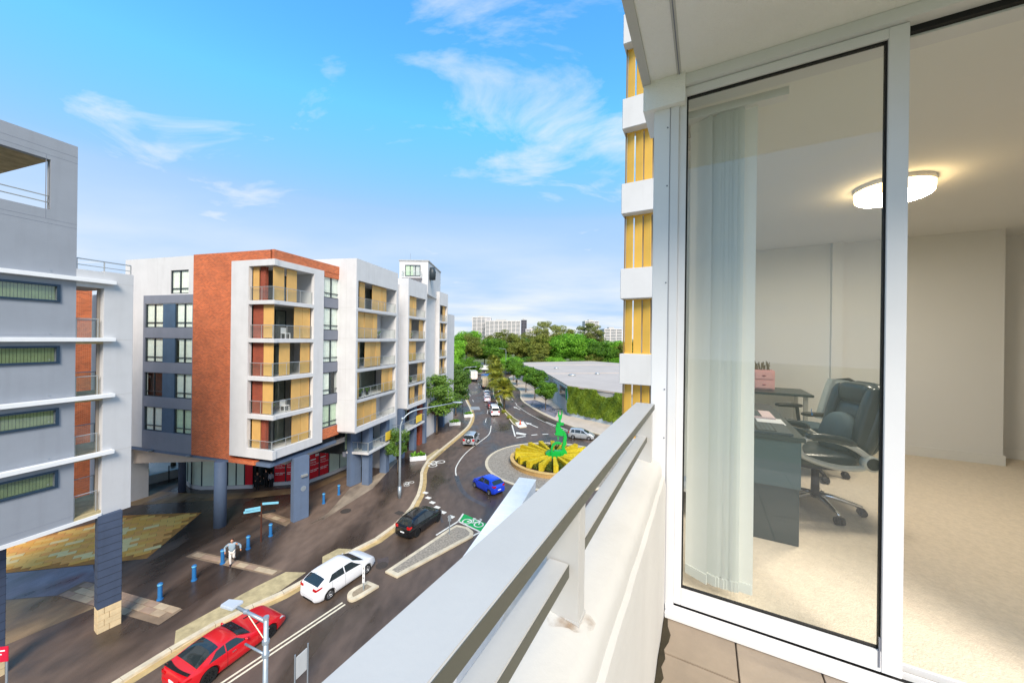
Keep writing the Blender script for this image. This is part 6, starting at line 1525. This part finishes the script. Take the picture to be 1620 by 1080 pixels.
# soffit
sf = lput(MB().box(.95,DP+.02,-2.2,.298,2.745,2.98).build('balcony_soffit', SOFF)); tag(sf, 'white textured soffit over the balcony', 'ceiling', kind='structure')
MB().box(.95,DP-.02,.262,.302,2.732,2.7449).build('drip_edge', PARA, sf); MB().box(.95,DP-.02,.118,.138,2.739,2.7449).build('soffit_joint', PARA, sf); MB().box(.95,DP-.02,.126,.130,2.737,2.739).build('joint_gap', SPAND, sf)
MB().box(DP-.03,DP+.25,.1,.298,2.60,2.7449).build('corner_haunch', SOFF, sf)
# corner column in white sheet
cc = lthing('corner_column', 'white metal clad column where the railing meets the sliding door', 'column')
MB().box(DP,DP+.42,.168,.247,-.3,2.69).build('cladding', WHITE2, cc, bevel=.002)
rv = MB()
for z in (.35,.9,1.15,1.7,2.2,2.5): rv.cyl((DP-.003,.181,z),(DP+.002,.181,z),.004,n=8)
rv.build('rivet', SPAND, cc); MB().box(DP-.0015,DP+.01,.1695,.1712,.0,2.69).build('seam', SPAND, cc)
# sliding door
dr = lthing('sliding_door', 'white aluminium sliding glass door standing half open to the carpeted room', 'door')
VR = -1.72
MB().box(DP-.01,DP+.16,VR,.245,2.692,2.745).build('head_frame', DOORM, dr, bevel=.002)
MB().box(DP+.075,DP+.16,VR+.03,.13,2.66,2.691).build('head_track', DOORM, dr); MB().box(DP+.05,DP+.074,VR+.03,-.71,2.668,2.692).build('head_slot', GASK, dr)
MB().box(DP+.0,DP+.14,.128,.1675,.0,2.69).build('jamb', DOORM, dr, bevel=.002); MB().box(DP+.0,DP+.14,VR,VR+.04,.0,2.69).build('jamb', DOORM, dr, bevel=.002)
MB().box(DP-.035,DP+.17,VR,.166,.002,.030).build('sill', DOORM, dr, bevel=.003); MB().box(DP-.012,DP+.01,VR,.166,.031,.052).build('sill_lip', DOORM, dr, bevel=.002)
for a in (.060,.110): MB().box(DP+a,DP+a+.010,VR+.04,.128,.031,.056).build('track_rib', DOORM, dr)
for a in (.035,.085): MB().box(DP+a,DP+a+.022,VR+.04,.128,.0303,.033).build('track_groove', GASK, dr)
def leaf(u0, u1, v0, v1, nm='door_leaf'):
    f = MB(); zb, zt = .058, 2.690
    f.box(u0,u1,v1-.034,v1,zb,zt); f.box(u0,u1,v0,v0+.062,zb,zt); f.box(u0,u1,v0+.062,v1-.034,zb,zb+.085); f.box(u0,u1,v0+.062,v1-.034,zt-.045,zt)
    L_ = f.build(nm, DOORM, dr, bevel=.002); um = (u0+u1)/2; g_ = MB(); a, b_, c, d = v0+.062, v1-.034, zb+.085, zt-.045
    g_.box(um-.009,um+.009,a,a+.0065,c,d); g_.box(um-.009,um+.009,b_-.007,b_,c,d); g_.box(um-.0088,um+.0088,a,b_,c,c+.006); g_.box(um-.0088,um+.0088,a,b_,d-.0075,d)
    g_.build('gasket', GASK, L_); MB().box(um-.003,um+.003,a+.002,b_-.002,c+.002,d-.002).build('glass_pane', mat_glass('door_glass',(.985,.997,.99),.8,.02), L_)
    MB().box(u0-.004,u0+.004,v0+.066,v0+.070,zb+.02,zb+.14).build('stile_slot', SPAND, L_)
    return L_
leaf(DP+.014, DP+.050, -.708, .128)
BLF = mat_leaf('blind_fabric', rgb(228,232,226), rgb(238,240,236), 1.0, .28)
# ---------------- room shell
rm = lput(MB().box(DP+.17,7.6,-4.6,.17,-.25,.012).build('carpet_floor', CARP)); tag(rm, 'beige loop pile carpet of the room', 'carpet', kind='structure')
rc_ = lput(MB().box(DP+.16,7.6,-4.7,.27,2.742,2.95).build('room_ceiling', mat('ceiling_paint', rgb(234,234,230),.9,.02,.5))); tag(rc_, 'white ceiling of the room', 'ceiling', kind='structure')
bw = MB(); bw.box(6.3,7.6,-3.03,.17,.012,2.742); o = lput(bw.build('room_wall', RWALL)); tag(o, 'off white back wall of the room', 'wall', kind='structure')
MB().box(6.285,6.3,-3.045,-1.60,.012,.13).build('skirting_board', mat('skirting_paint', rgb(228,228,224),.5,.02,1), o); MB().box(6.2851,6.3,-1.49,.17,.012,.13).build('skirting_board', MATS['skirting_paint'], o); MB().box(6.22,6.3,-1.60,-1.49,.012,2.742).build('wall_nib', RWALL, o)
for v_ in (-2.2,-.3): MB().box(6.292,6.3,v_-.06,v_+.06,.30,.38).build('power_socket', WHITE2, o, bevel=.002)
bw = MB(); bw.box(6.75,7.6,-4.6,-3.03,.012,2.742); o = lput(bw.build('room_wall', RWALL)); tag(o, 'recessed off white wall beyond the wall end', 'wall', kind='structure'); MB().box(6.735,6.75,-4.6,-3.04,.012,.13).build('skirting_board', MATS['skirting_paint'], o)
bw = MB(); bw.box(DP+.16,7.6,-4.7,-4.6,-.2,2.742); o = lput(bw.build('room_wall', RWALL)); tag(o, 'side wall of the room away from the window', 'wall', kind='structure')
bw = MB(); bw.box(DP,DP+.16,-4.7,VR-.002,-.2,2.742); o = lput(bw.build('room_wall', PARA)); tag(o, 'white wall beside the sliding door', 'wall', kind='structure')
ww = MB(); wall_cells(ww, 'y', .172, .1, DP+.43, 6.3, -.3, 2.742, [(2.6,5.9,.45,2.55)]); o = lput(ww.build('room_wall', PARA)); tag(o, 'window wall of the room on the street side', 'wall', kind='structure')
f = MB()
for a, b_ in ((2.6,2.66),(4.2,4.27),(5.84,5.9)): f.box(a,b_,.19,.25,.45,2.55)
f.box(2.66,5.84,.19,.25,.45,.51); f.box(2.66,5.84,.19,.25,2.49,2.55)
wt = lthing('room_window', 'white framed side window of the room behind the blinds', 'window'); f.build('frame', DOORM, wt); MB().box(2.66,5.84,.217,.223,.51,2.49).build('pane', GLASS, wt); MB().box(2.55,5.95,.06,.172,.425,.45).build('sill_board', WHITE2, wt, bevel=.004)
MB().box(2.45,6.2,.05,.17,2.58,2.66).build('blind_track', WHITE2, wt)
for k in range(9): MB().grid(lambda a_, b_: (2.62+.035*k+.02*a_, .03+.1*a_-.01*math.sin(b_*3), .5+2.05*b_), 3, 6).build('blind_slat', BLF, wt, True, fix=False)
# cables on the sill
cb = lthing('power_board', 'teal power board with tangled cables on the window sill', 'power board', 3.35, .11, .452); MB().box(-.16,.16,-.03,.03,0,.045).build('board', mat('teal_plastic', rgb(70,120,130),.5,.1,4), cb, bevel=.006)
for k in range(5): MB().tube(bez((-.1+.05*k,0,.05),(-.05+.06*k,-.02+.02*k,.26),(.05+.04*k,.02,.02),10),.008,6).build('cable', BLACKP, cb, True)
# vertical blind at the door
vb = lthing('vertical_blind', 'white vertical blind drawn to one side behind the door glass', 'blind', 2.2, 0, 0); MB().box(-.03,.03,-.35,.10,2.62,2.66).build('head_rail', WHITE2, vb)
BF = MATS['blind_fabric']
def slat(y, ang, wd=.125, z0=.10, z1=2.615):
    c, s_ = math.cos(ang), math.sin(ang)
    sb = MB().grid(lambda a_, b_: ((a_-.5)*wd*c+.006*math.sin(a_*math.pi)*s_, y+(a_-.5)*wd*s_-.006*math.sin(a_*math.pi)*c+.002*math.sin(b_*5+y*50), z0+(z1-z0)*b_), 6, 10).build('slat', BF, vb, True, fix=False)
    MB().box(-wd/2*.96,wd/2*.96,-.003,.003,z0-.002,z0+.05).build('hem_weight', BF, sb).matrix_world = Matrix.Translation((0,y,0)) @ Matrix.Rotation(ang,4,'Z')
slat(.03, R(62), .12)
for k in range(9): slat(-.012-.0125*k, R(64+4*(k%3)), .118)
slat(-.163, R(86), .127)
# ceiling light (lit)
cl_ = lthing('ceiling_light', 'round lit ceiling light glowing warm', 'ceiling light', 4.16, -1.38, 2.742); MB().lathe([(0,0),(.243,0),(.243,-.034),(0,-.034)],40).build('base', WHITE2, cl_)
MB().lathe([(.20,-.0345),(.235,-.036),(.24,-.06),(.235,-.105),(.222,-.114)],40).build('diffuser_ring', mat_emit('lamp_ring',(1,.74,.38,1),2.4), cl_, True)
MB().lathe([(.2219,-.1141),(.16,-.119),(0,-.121)],40).build('diffuser', mat_emit('lamp_diffuser',(1,.91,.77,1),25.0), cl_, True)
# ---------------- furniture
DSK = mat('dark_desk_laminate', rgb(44,58,62), .35, .08, 2, spec=.5)
dk = lthing('desk', 'dark laminate office desk along the window', 'desk', 3.05, 0, .012)
MB().box(-.03,1.45,-.60,.05,.715,.745).build('desk_top', DSK, dk, bevel=.003); MB().box(0,.025,-.575,.04,0,.714).build('end_panel', DSK, dk, bevel=.002); MB().box(1.4,1.425,-.575,.04,0,.714).build('end_panel', DSK, dk, bevel=.002)
MB().box(-.012,-.0005,-.58,.04,.39,.713).build('upper_panel', mat('desk_panel', rgb(66,88,94),.3,.08,2,spec=.5), dk, bevel=.002); MB().box(.026,1.39,-.02,0,.25,.714).build('modesty_panel', DSK, dk)
def laptop(label, u, v, lidc, deck, ang):
    t = lthing('laptop', label, 'laptop', u, v, .7575, ang); MB().box(-.17,.17,-.12,.12,0,.016).build('base', deck, t, bevel=.003); MB().box(-.145,.145,-.03,.09,.0162,.018).build('keyboard', BLACKP, t)
    kb = MB(); 
    for i in range(12):
        for j in range(4): kb.box(-.14+.0235*i,-.12+.0235*i,-.022+.026*j,-.001+.026*j,.0182,.020)
    kb.build('keys', mat('grey_keys', rgb(92,104,108),.5,.1,5), t)
    l = MB().box(-.17,.17,0,.008,0,.23).build('lid', lidc, t, bevel=.003); l.location = (0,.12,.012); l.rotation_euler = (R(-38),0,0); s_ = MB().box(-.158,.158,-.0015,-.0002,.012,.22).build('screen', mat('screen_grey', rgb(120,140,150),.2,.1,2), l); return t
laptop('grey laptop open on the near end of the desk', 3.22, -.42, mat('space_grey', rgb(84,96,104),.35,.05,3,metal=.5), MATS['space_grey'], 0); laptop('pink laptop open further along the desk', 3.78, -.40, mat('rose_metal', rgb(226,170,172),.4,.05,3), mat('rose_deck', rgb(232,206,206),.4,.05,3), 0)
pp = lput(MB().box(3.42,3.66,-.56,-.38,.7572,.760).build('paper_sheet', PRINTW)); tag(pp, 'white paper sheet lying between the two laptops', 'paper')
tb = lthing('side_table', 'dark side table with pale legs against the back wall', 'table', 5.85, -.62, .012); MB().box(-.33,.33,-.55,.55,.72,.75).build('table_top', DSK, tb, bevel=.004)
for x in (-.29,.25):
    for y in (-.5,.46): MB().box(x,x+.04,y,y+.04,0,.72).build('leg', ALU, tb)
pk_ = mat('pink_fabric', rgb(230,176,176),.8,.06,6); bx = lthing('pink_box', 'pink drawer box with trinkets on the side table', 'box', 5.92, -.58, .7625); MB().box(-.13,.13,-.24,.24,0,.26).build('box', pk_, bx, bevel=.008)
for y in (-.12,.12):
    for z in (.07,.19): MB().box(-.142,-.131,y-.1,y+.1,z-.05,z+.05).build('drawer_front', pk_, bx, bevel=.004); MB().sphere((-.147,y,z),.008,.022,.01,8,6).build('drawer_pull', mat('rose_pull', rgb(180,110,116),.5,.1,4), bx)
tk = MB()
rr = random.Random(12)
for k in range(40): 
    x, y, z_ = rr.uniform(-.1,.1), rr.uniform(-.2,.2), .262; tk.tube([(x,y,z_),(x+rr.uniform(-.04,.04),y+rr.uniform(-.04,.04),z_+rr.uniform(.04,.12))],.006,5)
tk.build('trinkets', mat('bronze_trinket', rgb(120,108,84),.4,.3,20), bx)
LEA = mat('black_leather', rgb(36,50,58), .28, .12, 5, .25, 35, spec=.6); LEAF_ = mat('grey_mesh_cushion', rgb(70,88,96), .8, .1, 8, .2, 120); SIL = mat('silver_plastic', rgb(206,208,204), .3, .04, 3, metal=.2)
def star_base(t, r=.33, h=.40, chrome=True):
    m = CHROME if chrome else BLACKP
    for k in range(5):
        a = 2*math.pi*k/5+.3; c, s_ = math.cos(a), math.sin(a)
        MB().tube([(0,0,.13),(c*r*.4,s_*r*.4,.125),(c*r*.8,s_*r*.8,.095),(c*r,s_*r,.075)],[.03,.024,.018,.016],8).build('base_arm', m, t, True)
        w_ = MB(); 
        for q in (-.018,.018): w_.cyl((c*r-s_*(q-.012),s_*r+c*(q-.012),.033),(c*r-s_*(q+.012),s_*r+c*(q+.012),.033),.033,n=16)
        w_.sphere((c*r,s_*r,.05),.03,.03,.022,10,6); w_.build('caster', BLACKP, t, True)
    MB().cyl((0,0,.1),(0,0,h),.035,.028,14).build('gas_column', BLACKP, t, True); MB().box(-.13,.13,-.1,.1,h-.01,h+.04).build('tilt_plate', BLACKP, t, bevel=.01)
ch = lthing('office_chair', 'black padded leather office chair with silver arms at the desk', 'chair', 3.86, -.83, .012, R(108)); ch.scale = (.89,)*3; star_base(ch)
def cush(name, fn, m, nu=20, nv=16): return MB().grid(fn, nu, nv, True).build(name, m, ch, True)
MB().sphere((.03,0,.50),.29,.27,.085,24,14,.55).build('seat', LEA, ch, True)
def backpt(s_): return Vector((-.20-.20*s_-.05*math.sin(s_*math.pi), 0, .50+.70*s_))       # spine of the backrest
def pad(name, s0, s1, hw_, th, m, off=0.0, p=.55, nseg=1):
    A_, B_ = backpt(s0), backpt(s1); mid = (A_+B_)/2; d = (B_-A_); L_ = d.length; ang = math.atan2(-d.x, d.z)
    o = MB().sphere((0,0,0),th,hw_,L_/2,24,16,p).build(name, m, ch, True); o.location = mid+Vector((off,0,0)); o.rotation_euler = (0,-ang,0); return o
pad('backrest', .0, 1.0, .26, .075, LEA, -.03); pad('headrest', .72, .99, .20, .075, LEA, .045); pad('bolster', .38, .72, .23, .06, LEA, .045); pad('lumbar_cushion', .06, .58, .18, .10, LEAF_, .11, .8); pad('back_shell', .05, .98, .25, .05, LEA, -.085)
for y in (-.2,.2): pad('side_bolster', .2, .95, .05, .07, LEA, .05).location.y = y
lg = MB().add([(0,0,0),(.02,0,0),(.02,0,.06),(0,0,.06),(.02,0,.0),(.05,0,0),(.05,0,.02),(.02,0,.02)],[(0,1,2,3),(4,5,6,7)]).build('blue_logo', mat('logo_blue', rgb(60,160,220),.5,.05,4), ch); lg.location = (.005,-.06,.86); lg.rotation_euler = (0,R(-10),R(75))
for sd_ in (1,-1):
    y = sd_*.31
    MB().tube(bez((-.24,y,.56),(-.05,y,.76),(.25,y,.72),12)+bez((.25,y,.72),(.36,y,.66),(.27,y,.56),6)[1:]+bez((.27,y,.56),(.0,y,.44),(-.20,y,.50),10)[1:],.024,10).build('armrest', SIL, ch, True)
    MB().tube(bez((-.12,y,.685),(.05,y,.755),(.26,y,.735),8),[.02]+[.036]*7+[.022],10).build('arm_pad', LEA, ch, True)
    MB().cyl((-.23,y-sd_*.03,.54),(-.23,y+sd_*.035,.54),.065,n=24).build('pivot_ring', SIL, ch, True); MB().cyl((-.23,y+sd_*.034,.54),(-.23,y+sd_*.042,.54),.05,n=24).build('pivot_cap', BLACKP, ch)
ch2 = lthing('office_chair', 'mesh backed black task chair beyond the leather one', 'chair', 4.85, -.98, .012, R(105)); star_base(ch2, .30, .40, False)
MB().sphere((.02,0,.47),.25,.25,.05,20,10,.5).build('seat', LEAF_, ch2, True)
MB().grid(lambda a_, b_: (-.22-.10*b_-.06*math.cos((a_-.5)*2.6)+.06, (a_-.5)*(.46-.08*b_**3), .55+.45*b_), 14, 12).build('mesh_back', mat_glass('chair_mesh',(.45,.5,.5),.3,.35), ch2, True, fix=False)
MB().tube([(-.24+.0,-.22,.55),(-.30,-.225,.8),(-.33,-.18,.98),(-.36,0,1.01),(-.33,.18,.98),(-.30,.225,.8),(-.24,.22,.55)],.016,8).build('back_frame', BLACKP, ch2, True); MB().tube([(-.05,0,.42),(-.26,0,.45),(-.30,0,.62)],.022,8).build('back_stem', BLACKP, ch2, True)
for y in (-.27,.27): MB().tube([(-.05,y,.44),(-.02,y,.66)],.018,8).build('arm_post', BLACKP, ch2); MB().sphere((.06,y,.67),.14,.035,.022,14,8,.6).build('arm_pad', BLACKP, ch2, True)
# ================================================================ neighbouring louvred facade and the white fin of our own building
lv = lthing('louvred_facade', 'white banded facade with yellow vertical louvre fins next to our building', 'building', 13.05, 2.6, -FZ)
lv.location = (*LU(13.05,2.6)[:2], 0); YF = mat('yellow_louvre', rgb(224,178,80), .45, .06, 2)
fm = MB().box(-.135,.135,-.014,.014,0,1.94).mesh('louvre_fin'); fm.materials.append(YF)
for k in range(-4,5):
    z = FZ-.12+2.97*k
    MB().box(-.35,.3,-1.9,0.03,z,z+1.05).build('white_band', WHITE, lv, bevel=.015)
    MB().box(-.02,.04,-1.88,-.05,z+1.052,z+1.08).build('louvre_sill', YF, lv); MB().box(-.02,.04,-1.88,-.05,z+2.94,z+2.968).build('louvre_head', YF, lv)
    MB().box(-.05,.0,-.07,-.03,z+1.05,z+2.97).build('edge_post', mat('bronze_post', rgb(130,104,62),.5,.1,3), lv)
    for j in range(5):
        o = link('louvre_fin', fm, lv); o.location = (.02,-.20-.30*j,z+1.04); o.rotation_euler = (0,0,R(70+rnd.choice((0,0,0,8))))
MB().box(.6,.8,-1.9,-.35,0,28.9).build('back_wall', PALEW, lv); MB().box(.3,3,-2.0,-1.9,0,28.9).build('side_wall', PALEW, lv)
ZF = 4.8; a_, b_ = Vector(G(822.4,754.5,ZF)), Vector(G(757.7,845.7,ZF)); d = (b_-a_).normalized(); c_ = Vector(G(847,758.5,ZF))
fw = thing('fin_wall', 'white panelled fin wall of our building seen from above beyond the railing', 'wall', (a_.x,a_.y,.13), math.atan2(d.y,d.x))
rel_ = c_-a_; wd_ = abs(rel_.x*-d.y+rel_.y*d.x)
sgn = 1 if (rel_.x*-d.y+rel_.y*d.x) > 0 else -1
MB().box(0,14,0,sgn*wd_,0,ZF-.2).build('wall_core', WHITE, fw)
x = 0
for k in range(11): MB().box(x+.006,x+1.2-.006,-sgn*.04,sgn*(wd_+.04),ZF-.199,ZF-.13).build('coping_panel', mat('fin_render', rgb(236,233,228), .95, .04, 2, .1, 40), fw, bevel=.008); x += 1.2
# fine pieces too small to be told apart singly stay joined in one part
for o in bpy.data.objects:
    if o.parent and o.name.split('.')[0] in ('panel_joint','fixing','pier','shaft_groove','door_seam','rivet','blind','keys','trinkets','terrace_rail','gasket','ivy','pot_plant'):
        o['kind'] = 'stuff'
